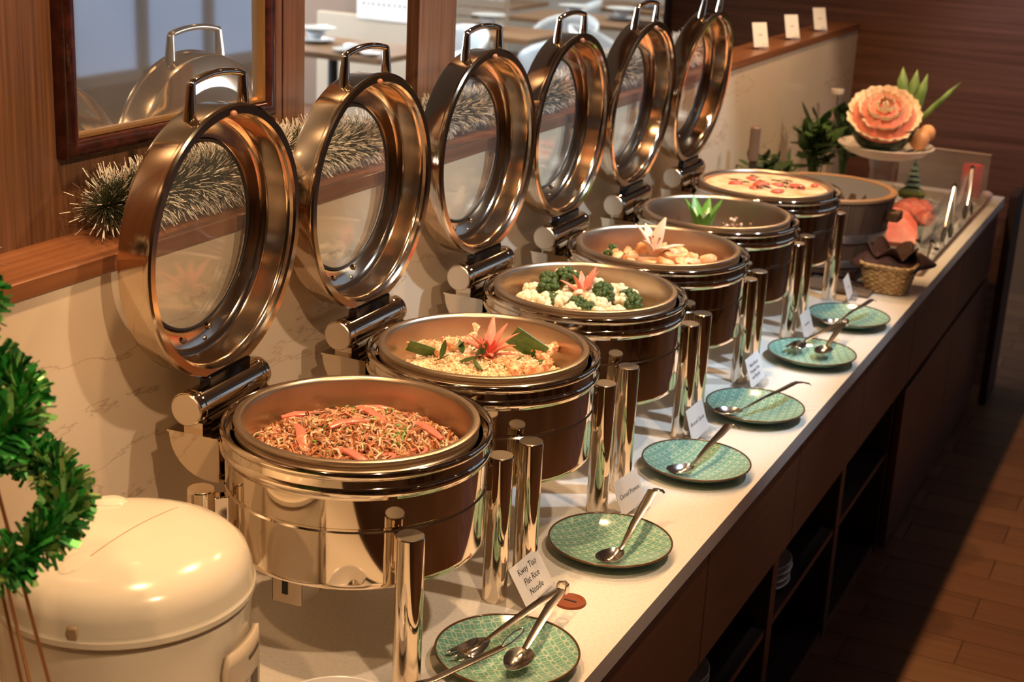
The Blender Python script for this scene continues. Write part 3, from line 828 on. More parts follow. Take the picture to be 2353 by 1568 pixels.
# --- broccoli and cauliflower (dish 2)
Y2 = YO[2]
CAUL = mat('cauliflower_cream', (.76, .64, .43), .55); BROC = mat('broccoli_green', (.045, .085, .018), .6); BSTEM = mat('broccoli_stem', (.45, .50, .20), .5); CARROT = mat('carrot_slice', (.85, .33, .10), .4)
def floret(name, r, mt, n, rad):
    m = MB(); m.mi = 1
    m.tube([(0, 0, -.016), (0, 0, .002)], [.006, .010], 8)
    m.mi = 0
    for i in range(n):
        v = Vector((r.gauss(0, 1), r.gauss(0, 1), abs(r.gauss(0, .8)))).normalized() * rad * r.uniform(.6, 1)
        m.ball(v, rad * (r.uniform(.34, .5) if n < 40 else r.uniform(.20, .36)), 8, 6, .12, r)
    return m.mesh(name, [mt, BSTEM], 80)
ca = [floret('cauliflower_floret', random.Random(20 + k), CAUL, 26, .019) for k in range(3)]
br = [floret('broccoli_floret', random.Random(30 + k), BROC, 60, .020) for k in range(3)]
m = MB().lathe([(.166, .264), (.160, .284), (.10, .296), (0, .300)], 36, 'z', (0, Y2, 0))
tag(m.build('vegetable_sauce', mat('vegetable_sauce', (.70, .55, .30), .3)), 'pale sauce under the broccoli and cauliflower in the third dish', 'sauce', kind='stuff')
for k, (x, y, z) in enumerate(((-.120, -.010, .296), (-.100, -.070, .292), (-.055, -.100, .294), (-.065, .060, .318), (-.020, -.060, .300), (.015, .040, .312), (-.005, .075, .308), (.030, -.105, .292), (.075, .040, .306), (.100, .075, .296), (.115, -.050, .292), (.105, .010, .300), (.062, -.040, .298), (-.030, .015, .302), (.020, -.020, .300), (.060, .100, .296), (-.10, .030, .298), (.085, -.09, .290))):
    tag(inst('cauliflower_floret', ca[k % 3], None, (*fp(2, x, y), z + .012), (rf.uniform(-.6, .6), rf.uniform(-.6, .6), rf.uniform(0, 6)), [rf.uniform(.95, 1.25)] * 3), 'cream cauliflower floret in the third chafing dish', 'cauliflower', 'cauliflower florets in the third dish')
for k, (x, y, z) in enumerate(((-.090, .018, .320), (-.055, .035, .328), (-.075, -.020, .312), (-.030, .050, .318), (.055, .008, .322), (.072, -.020, .316), (-.040, -.078, .304), (.030, -.075, .302), (.110, .035, .308), (.132, .012, .304), (.060, -.090, .300))):
    tag(inst('broccoli_floret', br[k % 3], None, (*fp(2, x, y), z + .012), (rf.uniform(-.5, .5), rf.uniform(-.5, .5), rf.uniform(0, 6)), [rf.uniform(.85, 1.15)] * 3), 'dark green broccoli floret in the third chafing dish', 'broccoli', 'broccoli florets in the third dish')
cs = MB().lathe([(0, -.002), (.014, -.002), (.015, 0), (.014, .002), (0, .002)], 16).mesh('carrot_slice', CARROT, 50)
for (x, y) in ((-.125, .02), (.090, -.065), (.045, -.118), (-.085, -.092), (.02, .015)):
    tag(inst('carrot_slice', cs, None, (*fp(2, x, y), .312), (rf.uniform(-.4, .4), .3, 0)), 'orange carrot slice among the broccoli and cauliflower', 'carrot', 'carrot slices in the third dish')
pt3 = petal_mesh('petal', .062, .020, PINK, .30)
flower('carved_flower', 'pink carved vegetable flower among the broccoli and cauliflower', 'garnish', (*fp(2, .012, -.005), .318),
       [(pt3, a, t_, s) for a, t_, s in ((-2.9, .7, .9), (2.2, .35, .9), (-2.1, .2, .95), (.4, .1, 1.0), (1.2, .15, 1.05), (-.8, .5, .8), (-1.5, .9, .8), (2.9, .9, .8))], core1)

# --- pumpkin and bacon with a lily (dish 3)
Y3 = YO[3]
PUMP = mat('pumpkin_chunk', (.84, .50, .22), .45); noise_color(PUMP, (.70, .30, .10), (.86, .52, .26), (1, 1, 1), 50, 4)
LILY = mat('lily_petal', (.80, .58, .42), .5); STAMEN = mat('lily_stamen', (.32, .06, .03), .5)
tag(MB().lathe([(.167, .268), (.158, .282), (.08, .288), (0, .290)], 36, 'z', (0, Y3, 0)).build('pumpkin_sauce', mat('pumpkin_sauce', (.55, .26, .10), .3)), 'orange sauce in the bottom of the fourth dish', 'sauce', kind='stuff')
pk = [MB().ball((0, 0, 0), .019, 7, 5, .28, random.Random(40 + k), (1.3, .8, .65)).mesh('pumpkin_chunk', PUMP, 45) for k in range(3)]
for k, (x, y) in enumerate(((-.105, -.035), (-.085, -.075), (-.070, -.020), (-.045, -.060), (.045, .030), (.070, .010), (.095, .030), (.085, -.030), (.125, .065), (.055, -.070), (.020, -.100), (-.025, -.105), (.105, -.010), (.05, .07), (-.05, .03), (0, .06), (.06, -.02), (.03, .0))):
    z = .300 + .018 * (1 - (x * x + y * y) / .026)
    tag(inst('pumpkin_chunk', pk[k % 3], None, (*fp(3, x, y), z), (rf.uniform(-.5, .5), rf.uniform(-.5, .5), rf.uniform(0, 6))), 'orange pumpkin chunk in the fourth chafing dish', 'pumpkin', 'pumpkin chunks in the fourth dish')
lp = petal_mesh('petal', .078, .030, LILY, .40, n=9)
lily = flower('lily_flower', 'open pale lily flower lying on the pumpkin in the fourth dish', 'flower', (*fp(3, -.002, -.010), .316),
       [(lp, a, t_, s) for a, t_, s in ((-2.8, .15, 1.0), (2.4, .25, .95), (1.3, .0, 1.1), (.2, .75, .9), (-.7, .7, .8), (-1.8, .4, .75))], sc=1.02)
m = MB()
for a in (.2, 1.2, 2.2, 3.2, 4.2):
    e = (.012 * cos(a), .012 * sin(a), .040); m.tube([(0, 0, 0), e], .0009, 5); m.ball(e, .0028, 6, 4)
m.build('stamens', STAMEN, lily)
for k, (x, y) in enumerate(((-.112, -.030), (.035, .045), (-.10, -.09))):
    tag(inst('herb_sprig', pars[k % 3], None, (*fp(3, x, y), .322), (0, 0, k), (.6, .6, .5)), 'small parsley sprig on the pumpkin in the fourth dish', 'parsley', 'parsley sprigs in the fourth dish')

# --- green carved garnish with nuts (dish 4)
Y4 = YO[4]
CUC = mat('carved_green_skin', (.12, .28, .035), .35); CUCIN = mat('carved_pale_flesh', (.72, .74, .40), .45)
gp = petal_mesh('petal', .098, .034, CUC, .16); gpi = petal_mesh('petal', .080, .024, CUCIN, .10)
flower('carved_flower', 'green carved vegetable garnish with upright pointed leaves in the fifth dish', 'garnish', (-.050, Y4 + .045, .272),
       [(gp, a, .28, s) for a, s in ((-2.9, 1.1), (-2.2, .95), (-1.5, .75), (-.8, .8), (-.1, 1.0), (.7, 1.1), (1.6, 1.05), (2.5, 1.1))] + [(gpi, a, .25, .95) for a in (-1.1, .3, 1.4, 2.8)])
tag(MB().lathe([(.167, .266), (.10, .271), (0, .273)], 36, 'z', (0, Y4, 0)).build('dark_gravy', mat('dark_gravy', (.09, .035, .015), .2)), 'thin dark gravy left in the bottom of the fifth dish', 'gravy', kind='stuff')
NUT = mat('nut_brown', (.34, .15, .075), .5); NUTP = mat('nut_pale', (.70, .50, .36), .5)
m = MB(); rn = random.Random(9)
for (ox, oy, n) in ((.030, .070, 110), (-.09, .045, 40), (-.01, .04, 50), (.05, .0, 60), (-.03, -.05, 60)):
    for i in range(n):
        m.mi = rn.choice((0, 0, 1)); m.ball((ox + rn.gauss(0, .016), Y4 + oy + rn.gauss(0, .014), .276 + abs(rn.gauss(0, .018)) * (1 if oy > .05 else .5)), rn.uniform(.003, .006), 6, 4, .2, rn)
tag(m.build('chopped_nuts', [NUT, NUTP], None, 60), 'chopped brown nuts scattered round the green garnish in the fifth dish', 'nuts', kind='stuff')

# --- cheese topped bake (dish 5)
Y5 = YO[5]
CHEESE = mat('baked_cheese', (.86, .56, .27), .5)
noise_color(CHEESE, (.72, .30, .11), (.88, .56, .32), (1, 1, 1), 22, 7, .32, .55, .5)
m = MB(); pr = [(.175, .325), (.172, .342), (.160, .347)] + [(r_, .347 + .003 * sin(r_ * 90)) for r_ in (.14, .12, .10, .08, .06, .04, .02)] + [(0, .348)]
m.lathe(pr, 48, 'z', (0, Y5, 0))
tag(m.build('cheese_bake', CHEESE), 'golden cheese topped bake filling the farthest chafing dish to the brim', 'bake')
TOM = mat('tomato_red', (.72, .12, .07), .3)
tm = MB().lathe([(0, .006), (.012, .0055), (.019, .003), (.021, 0), (.019, -.002)], 20).mesh('tomato_slice', TOM, 50)
for (x, y, s) in ((-.075, -.045, 1.0), (-.01, -.01, 1.2), (-.012, -.075, .9), (.085, .020, 1.25), (.03, .015, .9), (.055, -.075, 1.0), (-.06, .05, .8), (.120, .075, .7)):
    tag(inst('tomato_slice', tm, None, (x, Y5 + y, .350), (rf.uniform(-.1, .1), 0, rf.uniform(0, 3)), (s, s * .75, s)), 'red tomato slice on the cheese topped bake', 'tomato', 'tomato slices on the bake')
HERB = mat('dark_herb', (.035, .030, .010), .5)
for k, (x, y, rz) in enumerate(((-.085, -.015, .6), (-.055, -.03, 1.4), (-.02, .01, .2), (.005, -.05, .9), (.02, -.07, .2), (-.005, -.08, 1.8), (.05, .03, .5), (.07, -.02, 2.4), (.045, .06, 1.2), (-.06, .07, .2), (.10, .0, 1.6), (.02, .05, .8))):
    h = MB(); rq = random.Random(60 + k)
    for j in range(4):
        a = rq.uniform(0, 6.28); L = rq.uniform(.012, .024); c = Vector((rq.uniform(-.008, .008), rq.uniform(-.008, .008), 0)); d = Vector((cos(a), sin(a), 0)); n = Vector((-d.y, d.x, 0))
        h.tube([c - d * L, c + n * .005 + Vector((0, 0, .003)), c + d * L * .6 + Vector((0, 0, .001))], [.0008, .0016, .0007], 5)
    o = h.build('herb_strand', HERB, None, 60, loc=(x, Y5 + y, .3525)); o.rotation_euler = (0, 0, rz)
    tag(o, 'dark wilted herb strands lying on the cheese topped bake', 'herbs', 'herb strands on the bake')

def G(n): return [o for o in COL.objects if o.parent is None and o.get('group') == n]
order(G('broccoli florets in the third dish'), 'dark green broccoli floret in the third dish')
order(G('cauliflower florets in the third dish'), 'cream cauliflower floret in the third dish')
order(G('carrot slices in the third dish'), 'orange carrot slice in the third dish')
order(G('pumpkin chunks in the fourth dish'), 'orange pumpkin chunk in the fourth dish')
order(G('parsley sprigs in the fourth dish'), 'small parsley sprig on the pumpkin')
order(G('herb leaves on the cereal prawns'), 'dark fried herb leaf on the cereal prawns')
order(G('tomato slices on the bake'), 'red tomato slice on the cheese topped bake')
order(G('herb strands on the bake'), 'dark wilted herb strands on the bake')
order(G('chili rings on the noodles'), 'oval red chili ring on the fried noodles')

# ================================================================== GREEN PLATES AND SERVING TOOLS
dish_me = MB().lathe([(0, .0085), (.045, .0085), (.060, .0095), (.080, .0140), (.098, .0200), (.1115, .0255)], 72).mesh('dish', PLATE, 50)
und_me = MB().lathe([(.1115, .0245), (.098, .0150), (.080, .0080), (.066, .0045), (.064, .0000), (.058, .0000), (.056, .0040), (0, .0045)], 72).mesh('underside', PLATE_UNDER, 40)
rim_me = MB().lathe([(.1115 + .0019 * cos(a), .0252 + .0019 * sin(a)) for a in arc(11, 0, 2 * pi)[:-1]], 72, closed=True).mesh('rim', PLATE_RIM, 60)
PLT = [(.275, .001, 'round green patterned plate with steel tongs, nearest the camera'), (.262, .452, 'round green patterned plate with a spoon beside the cereal prawn card'),
       (.271, .898, 'round green patterned plate with a spoon, third from the camera'), (.277, 1.289, 'round green patterned plate with a long spoon, fourth from the camera'),
       (.284, 1.758, 'round green patterned plate with steel tongs, fifth from the camera'), (.303, 2.147, 'round green patterned plate with a spoon, farthest from the camera')]
for k, (x, y, lab) in enumerate(PLT):
    if x > .284: x = .285
    t = thing('serving_plate', lab, 'plate', (x, y, .0005), .3 * k, 'green serving plates along the counter edge')
    inst('dish', dish_me, t); inst('underside', und_me, t); inst('rim', rim_me, t)

def spoon_bowl(m, c, d, L, W, dep):
    """shallow oval bowl centred at c, long axis d (horizontal)"""
    d = Vector(d).normalized(); s = Vector((-d.y, d.x, 0)).normalized(); up = d.cross(s)
    if up.z < 0: up = -up
    n, k = 20, 5
    vs, fs = [], []
    for j in range(k + 1):
        q = j / k
        for i in range(n):
            a = 2 * pi * i / n; wf = 1 - .18 * cos(a)
            vs.append(tuple(Vector(c) + d * (L / 2 * q * cos(a)) + s * (W / 2 * q * sin(a) * wf) - up * (dep * (1 - q * q))))
    for j in range(k):
        for i in range(n):
            l = (i + 1) % n
            fs.append((j * n + i, j * n + l, (j + 1) * n + l, (j + 1) * n + i))
    o = len(vs)
    vs += [(x, y, z - .0012) for x, y, z in vs[:o]]
    fs += [tuple(q + o for q in f[::-1]) for f in fs]
    b = k * n
    fs += [(b + i, b + (i + 1) % n, o + b + (i + 1) % n, o + b + i) for i in range(n)]
    m.add(vs, fs)
def spoon(label, bowl, neck, top, hook, bl=.068, bw=.044, wid=.0105):
    t = thing('serving_spoon', label, 'spoon', bowl, 0, 'serving spoons on the green plates')
    B = Vector(bowl); rel = lambda p: Vector(p) - B
    d = (rel(neck)); d.z = 0
    d0 = d.normalized()
    m = MB(); spoon_bowl(m, (0, 0, 0), d0, bl, bw, .012); m.build('bowl', CUTLERY, t, 50)
    nk = d0 * bl * .48; tp = rel(top); hk = rel(hook)
    path = [nk - d0 * .004, nk + d0 * .008 + Vector((0, 0, .006)), nk * .62 + tp * .38 + Vector((0, 0, .004)), nk * .25 + tp * .75, tp]
    rs = [.0045, .0045, .0070, wid, wid]
    m = MB(); m.tube(path, rs, 8, flat=(1, .17)); m.build('handle', CUTLERY, t, 60)
    m = MB(); m.tube([tp, tp * .5 + hk * .5 + Vector((0, 0, .002)), hk, hk + Vector((.004, 0, -.004))], [wid * .9, wid * .55, wid * .6, wid * .5], 8, flat=(1, .17)); m.build('hook', CUTLERY, t, 60)
spoon('steel serving spoon on the green plate beside the cereal prawn card', (.290, .385, .030), (.296, .416, .04), (.289, .586, .078), (.306, .592, .078))
spoon('steel serving spoon on the third green plate from the camera', (.262, .828, .030), (.278, .860, .04), (.300, 1.012, .072), (.318, 1.016, .070))
spoon('steel serving spoon with long handle on the fourth green plate', (.240, 1.207, .030), (.277, 1.233, .04), (.343, 1.377, .066), (.371, 1.398, .062))
spoon('steel serving spoon on the farthest green plate', (.262, 2.045, .030), (.285, 2.066, .04), (.330, 2.200, .062), (.338, 2.214, .060), .055, .036)

def tongs(label, bend, armA, headA, armB, headB, spork=True):
    t = thing('serving_tongs', label, 'tongs', bend, 0, 'serving tongs on the green plates')
    B = Vector(bend); rel = lambda p: Vector(p) - B
    a1, h1, a2, h2 = map(rel, (armA, headA, armB, headB))
    back = (-(a1 + a2) / 2).normalized()
    for nm, a, h in (('arm', a1, h1), ('arm', a2, h2)):
        m = MB(); m.tube([a * .02, a * .35 + Vector((0, 0, .003)), a * .7 + Vector((0, 0, .002)), a], [.0088, .0088, .0072, .0050], 8, flat=(1, .16))
        arm = m.build(nm, CUTLERY, t, 60)
        d = (h - a); d.z *= .3; d.normalize()
        m = MB()
        if a is a1 and spork:
            s = Vector((-d.y, d.x, 0)).normalized()
            W = [.006, .016, .021, .022, .020]
            pth = [a - d * .002, a + d * .012, a + d * .026 - Vector((0, 0, .003)), a + d * .040 - Vector((0, 0, .004)), a + d * .050 - Vector((0, 0, .003))]
            m.ribbon(pth, [q * 2 for q in W], s)
            for off in (-.0155, 0, .0155):
                e = pth[-1] + s * off
                m.ribbon([e, e + d * .014 + Vector((0, 0, .001)), e + d * .022 + Vector((0, 0, .003))], [.0090, .0065, .0015], s)
            ob = m.build('fork_head', CUTLERY, arm, 60)
            sm = ob.modifiers.new('thickness', 'SOLIDIFY'); sm.thickness = .0013
        else:
            spoon_bowl(m, tuple(a + d * .030), d, .068, .044, .008); m.build('spoon_head', CUTLERY, arm, 60)
    s = Vector((-back.y, back.x, 0))
    m = MB(); m.tube([s * .008 - back * .004, s * .009 + back * .006, back * .012, -s * .009 + back * .006, -s * .008 - back * .004], .0088, 8, flat=(.16, 1)); m.build('spring_bend', CUTLERY, t, 60)
tongs('bent steel serving tongs with a forked end on the nearest green plate', (.285, .183, .052), (.241, -.002, .034), (.224, -.045, .024), (.303, .004, .034), (.308, -.05, .024))
tongs('bent steel serving tongs on the fifth green plate', (.312, 1.975, .052), (.248, 1.802, .034), (.236, 1.745, .024), (.312, 1.795, .034), (.308, 1.735, .024))

# long handled ladle laid from the white bowl over the nearest plate
t = thing('ladle', 'long steel ladle handle with a loop end reaching over the nearest plate', 'ladle', (.200, -.335, .06))
rel = lambda x, y, z: Vector((x - .200, y + .335, z - .06))
m = MB(); m.tube([rel(.200, -.318, .050), rel(.222, -.285, .085), rel(.259, -.212, .077), rel(.296, -.060, .066)], [.004, .0055, .0070, .0078], 8, flat=(1, .3)); m.build('handle', CUTLERY, t, 60)
lo = [rel(.296 + .0065 * cos(a), -.060 + .034 + .036 * sin(a), .0655 - .002 * sin(a)) for a in arc(25, 0, 2 * pi)[:-1]]
m = MB(); m.tube(lo, .0016, 6, closed=True); m.build('loop', CUTLERY, t, 60)
m = MB(); spoon_bowl(m, (0, 0, -.012), (.3, 1, 0), .062, .056, .018); m.build('bowl', CUTLERY, t, 50)
t = thing('white_bowl', 'white porcelain bowl cut off by the lower edge beside the tongs', 'bowl', (.170, -.325, .0))
MB().lathe([(.088, .060), (.090, .061), (.0905, .059), (.080, .030), (.055, .008), (.042, .004), (.042, 0), (.036, 0), (.034, .004), (0, .005)], 48).build('bowl_outside', WP, t)
MB().lathe([(.088, .060), (.078, .034), (.052, .013), (0, .009)], 48).build('bowl_inside', WP, t)

# ================================================================== DISH CARDS
CARD = mat('card_paper', (.78, .76, .75), .6); INK = mat('card_ink', (.02, .02, .022), .7)
def text_mesh(s, size):
    cu = bpy.data.curves.new('txt', 'FONT'); cu.body = s; cu.size = size; cu.align_x = 'CENTER'; cu.align_y = 'CENTER'; cu.resolution_u = 2
    cu.space_line = 1.25; cu.shear = .12
    o = bpy.data.objects.new('txt', cu); COL.objects.link(o)
    bpy.context.view_layer.update()
    me = bpy.data.meshes.new_from_object(o.evaluated_get(bpy.context.evaluated_depsgraph_get()))
    bpy.data.objects.remove(o); bpy.data.curves.remove(cu)
    me.name = 'lettering'; me.materials.clear(); me.materials.append(INK)
    return me
def marks(rows, w_):
    """illegible print: short dark dashes"""
    m = MB(); r = random.Random(len(rows) * 7 + int(w_ * 1e4))
    for j, n in enumerate(rows):
        for i in range(n):
            m.box(((i - (n - 1) / 2) * w_, -j * .010 + (len(rows) - 1) * .005, 0), (w_ * r.uniform(.55, .8), .0022 + r.random() * .001, .0001))
    return m.mesh('print', INK)
def card(label, x, y, yaw, W, H, lean, txt, ms=None, z0=.008):
    t = thing('dish_card', label, 'card', (x, y, z0 - .008), yaw, 'dish name cards on the counter')
    # card: width along local +y, leaning back toward local -x
    up = Matrix.Rotation(-lean, 4, 'Y')
    c = MB(); c.T = Matrix.Translation((0, 0, .008)) @ up
    c.box((0, W / 2, H / 2), (.0008, W, H)); o = c.build('card', CARD, t, smooth=False)
    me = txt
    if me is not None:
        # text plane: x -> +y, y -> up
        R = Matrix(((0, 0, 1, 0), (1, 0, 0, 0), (0, 1, 0, 0), (0, 0, 0, 1)))
        tm_ = Matrix.Translation((0, 0, .008)) @ up @ Matrix.Translation((.0008, W / 2, H / 2)) @ R
        l = bpy.data.objects.new('lettering', me); COL.objects.link(l); l.parent = o; l.matrix_local = tm_
    b = MB()
    b.box((.006, W * .62, .006), (.024, W * .45, .012), .001); b.box((.012, W * .62, .014), (.003, W * .45, .018), .0008, R=Matrix.Rotation(-lean, 3, 'Y'))
    b.build('acrylic_holder', ACRYL, t, smooth=False)
    return t
card('white dish card reading Kway Tiao Flat Rice Noodle by the nearest dish', .231, .166, -.015, .105, .070, .56, text_mesh('Kway Tiao\nFlat Rice\nNoodle', .0155))
card('white dish card reading Cereal Prawns by the second dish', .232, .588, -.10, .098, .067, .40, text_mesh('Cereal Prawns', .0135))
card('white dish card reading Broccoli Carrot by the third dish', .220, 1.022, -.023, .100, .072, .30, text_mesh('Broccoli Carrot', .0125))
card('white dish card with three lines reading Maple Bacon Pumpkin by the fourth dish', .224, 1.436, -.03, .097, .072, .32, text_mesh('Maple Bacon\nPumpkin Pots\nand Paprika', .0120))
card('white dish card with one short printed line by the fifth dish', .230, 1.893, .0, .095, .068, .32, marks([9], .0048))
card('white dish card with a tiny printed word by the farthest dish', .236, 2.345, .08, .092, .064, .34, marks([5], .0045))
for k, (yy, lab) in enumerate(((3.20, 'small white card on the wooden ledge, nearest of the three'), (3.60, 'small white card on the wooden ledge, middle of the three'), (4.00, 'small white card on the wooden ledge, farthest of the three'))):
    t = card(lab, -.372, yy, -.62, .062, .085, .30, marks([4], .0045), z0=.610)
    t['group'] = 'cards on the wooden ledge'

# ================================================================== RICE COOKER
CREAM = mat('cream_enamel', (.84, .77, .64), .18, coat=.4)
rc = thing('rice_cooker', 'large cream domed rice cooker at the near end of the counter', 'rice cooker', (-.085, -.448, 0), 0)
R0 = .170
MB().lathe([(0, .012), (R0 - .03, .012), (R0 - .012, .016), (R0 - .006, .03), (R0 - .004, .228), (R0 - .008, .233), (0, .233)], 72).build('body', CREAM, rc, 35)
MB().lathe([(R0 - .007, .2315), (R0 - .005, .2325), (R0 - .005, .2355), (R0 - .008, .237)], 72).build('seam', mat('seam_brown', (.28, .17, .09), .5), rc)
lidp = [(R0 - .010, .2355), (R0 - .001, .236), (R0 + .002, .239), (R0 + .002, .246), (R0 + .000, .249), (R0 - .001, .252), (R0 - .003, .268), (R0 - .009, .286), (R0 - .024, .3005), (R0 - .05, .311), (R0 - .08, .317), (.045, .3215), (0, .3235)]
lo_ = MB().lathe(lidp, 96).build('lid', CREAM, rc, 30)
# split of the flip lid and the finger recess
m = MB()
def dome(r):
    for (r1, h1), (r2, h2) in zip(lidp[5:], lidp[6:]):
        if r2 <= r <= r1: return h1 + (h2 - h1) * (r1 - r) / (r1 - r2 + 1e-9)
    return .3235
path = []
for tt in arc(15, -.115, .100):
    px, py = .012 + tt * -.02, tt
    rr_ = sqrt(px * px + py * py); path.append((px, py, dome(rr_) + .0002))
m.tube(path, .0009, 6); m.build('lid_seam', mat('seam_line', (.50, .36, .22), .5), lo_)
def patch(name, cx_, cy_, lx, ly, h, mt):
    vs, fs = [], []
    n, k = 24, 4
    for j in range(k + 1):
        q = j / k
        for i in range(n):
            a = 2 * pi * i / n
            xx, yy = cx_ + lx * q * cos(a), cy_ + ly * q * sin(a)
            vs.append((xx, yy, dome(min(R0 - .002, sqrt(xx * xx + yy * yy))) + h * (1 - q ** 4) + .0003))
    for j in range(k):
        for i in range(n):
            l = (i + 1) % n; fs.append((j * n + i, j * n + l, (j + 1) * n + l, (j + 1) * n + i))
    MB().add(vs, fs).build(name, mt, lo_, 60)
patch('steam_vent', -.085, .070, .030, .024, .007, CREAM)
patch('lid_button', .004, -.098, .016, .026, .0022, CREAM)
m = MB(); a = radians(-72); m.T = Matrix.Rotation(a, 4, 'Z'); m.box((R0 - .0055, 0, .250), (.012, .018, .034), .004); m.build('latch_shade', mat('notch_shade', (.42, .30, .18), .5), lo_)  # tan block stands in for the shade inside the latch recess
# control panel with printed label on the aisle side
pa = 0.62
m = MB(); vs, fs = [], []
n = 14
for j, zz in enumerate((.018, .165, .187)):
    for i in range(n + 1):
        a = -.10 + .62 * i / n
        if j == 2: a = -.10 + .04 + (.62 - .08) * i / n
        rr_ = R0 + .003
        vs.append((rr_ * cos(a), rr_ * sin(a), zz))
for j in range(2):
    for i in range(n): fs.append((j * (n + 1) + i, j * (n + 1) + i + 1, (j + 1) * (n + 1) + i + 1, (j + 1) * (n + 1) + i))
cp = m.add(vs, fs).build('control_panel', mat('panel_cream', (.66, .55, .42), .35), rc, 60)
sm = cp.modifiers.new('thickness', 'SOLIDIFY'); sm.thickness = .008; sm.offset = 0
def panel_patch(name, a0, a1, z0, z1, mt, par, off=.0078):
    vs, fs = [], []
    for i in range(7):
        a = a0 + (a1 - a0) * i / 6
        vs += [((R0 + off) * cos(a), (R0 + off) * sin(a), z0), ((R0 + off) * cos(a), (R0 + off) * sin(a), z1)]
    for i in range(6): fs.append((2 * i, 2 * i + 2, 2 * i + 3, 2 * i + 1))
    MB().add(vs, fs).build(name, mt, par, 60)
PRN = mat('panel_print', (.10, .075, .05), .5); PLB = mat('panel_label', (.72, .63, .50), .4)
panel_patch('panel_label', .02, .20, .03, .130, PLB, cp, .0076)
panel_patch('panel_mark', .24, .40, .085, .130, PRN, cp)
panel_patch('panel_mark', .20, .44, .158, .164, PRN, cp)
for k in range(5): panel_patch('panel_line', .05, .17, .040 + k * .018, .043 + k * .018, PRN, cp)

# ================================================================== SPIRAL TINSEL TREE AT THE LEFT EDGE
GRN = [mat('foil_green', (.05, .36, .06), .28, .35), mat('foil_green_light', (.24, .52, .16), .28, .35), mat('foil_green_dark', (.02, .14, .03), .3, .4), mat('foil_olive', (.22, .32, .09), .3, .35)]
TX, TY = -.075, -.765
tr = thing('spiral_tinsel_tree', 'green foil tinsel spiral Christmas tree at the left edge beside the rice cooker', 'christmas tree', (TX, TY, 0))
def helix(u):
    """u 0..1 from the top down"""
    a = radians(-70) - u * 2 * pi * 3.15
    z = .80 - u * .375
    r_ = .030 + .118 * min(1, u * 1.08)
    return Vector((r_ * cos(a), r_ * sin(a), z))
WIRE = mat('copper_wire', (.45, .20, .085), .35, .6)
m = MB(); m.tube([helix(k / 120) for k in range(121)], .0022, 6); m.build('spiral_wire', WIRE, tr, 60)
m = MB(); rt = random.Random(21)
for i in range(7000):
    u = rt.random() ** .75; p = helix(u); tg = (helix(min(1, u + .004)) - p).normalized() if u < .99 else Vector((1, 0, 0))
    o_ = Vector((rt.gauss(0, 1), rt.gauss(0, 1), rt.gauss(0, 1))); o_ -= tg * o_.dot(tg) * .75; o_.normalize()
    L = rt.uniform(.018, .038); sd = o_.cross(Vector((rt.gauss(0, 1), rt.gauss(0, 1), rt.gauss(0, 1)))).normalized()
    m.mi = rt.choice((0, 0, 1, 2, 2, 3))
    bend = sd.cross(o_) * rt.uniform(-.010, .010)
    m.ribbon([p, p + o_ * L * .55 + bend * .4, p + o_ * L + bend], [.002, rt.uniform(.004, .0085), rt.uniform(.003, .009)], sd)
o = m.build('tinsel', GRN, tr, smooth=False); o['kind'] = 'stuff'
m = MB()
for k in range(9):
    a = k * 2 * pi / 9 + .1
    b0, b1 = Vector((.012 * cos(a), .012 * sin(a), .80)), Vector((.150 * cos(a), .150 * sin(a), 0.003))
    MB().tube([b0, b1], .0022, 6).build('frame_wire', WIRE, tr, 60)
m = MB(); m.tube([(.150 * cos(a), .150 * sin(a), .003) for a in arc(41, 0, 2 * pi)[:-1]], .0026, 6, closed=True); m.build('base_ring', WIRE, tr, 60)
RED = mat('red_ribbon', (.62, .035, .025), .45)
m = MB(); m.add([(.030, -.02, .695), (.078, .005, .705), (.086, .015, .685), (.055, -.01, .650)], [(0, 3, 2, 1)]); o = m.build('red_bow', RED, tr); sm = o.modifiers.new('thickness', 'SOLIDIFY'); sm.thickness = .004

# ================================================================== FROSTED GARLANDS ON THE LEDGE
NEED = mat('garland_needle', (.035, .048, .022), .6); TIP = mat('frosted_tip', (.68, .65, .60), .7)
def garland(label, pts, R, n, seed):
    t = thing('frosted_garland', label, 'garland', pts[0], 0, 'frosted garlands on the wooden ledge')
    r = random.Random(seed); B = Vector(pts[0]); P = [Vector(p) - B for p in pts]
    m = MB(); m.tube(P, .003, 6); m.build('core_wire', NEED, t)
    m = MB(); seg = len(P) - 1
    # denser sampling of the spine
    for i in range(n):
        u = r.random() * seg; k = min(int(u), seg - 1); q = u - k
        p = P[k] * (1 - q) + P[k + 1] * q; tg = (P[k + 1] - P[k]).normalized()
        o_ = Vector((r.gauss(0, 1), r.gauss(0, 1), r.gauss(0, 1))); o_ -= tg * o_.dot(tg) * .8; o_.normalize()
        if k == 0 and q < .12: o_ = (o_ - tg * r.uniform(0, 1.2)).normalized()
        if k == seg - 1 and q > .88: o_ = (o_ + tg * r.uniform(0, 1.2)).normalized()
        L = R * r.uniform(.75, 1.15); e = p + o_ * L
        if e.z + B.z < .606: e.z = .606 - B.z + r.random() * .004 if e.x + B.x < -.318 else e.z
        if e.x + B.x < -.440: e.x = -.440 - B.x
        short = r.random() < .55
        if short: e = p + (e - p) * .6
        mid = p + (e - p) * (.97 if short else .76); sd = o_.cross(Vector((r.gauss(0, 1), r.gauss(0, 1), r.gauss(0, 1)))).normalized()
        m.mi = 0; m.ribbon([p, mid], [.0011, .0011], sd)
        m.mi = 1; m.ribbon([mid, e], [.0014, .0012], sd)
    o = m.build('needles', [NEED, TIP], t, smooth=False); o['kind'] = 'stuff'
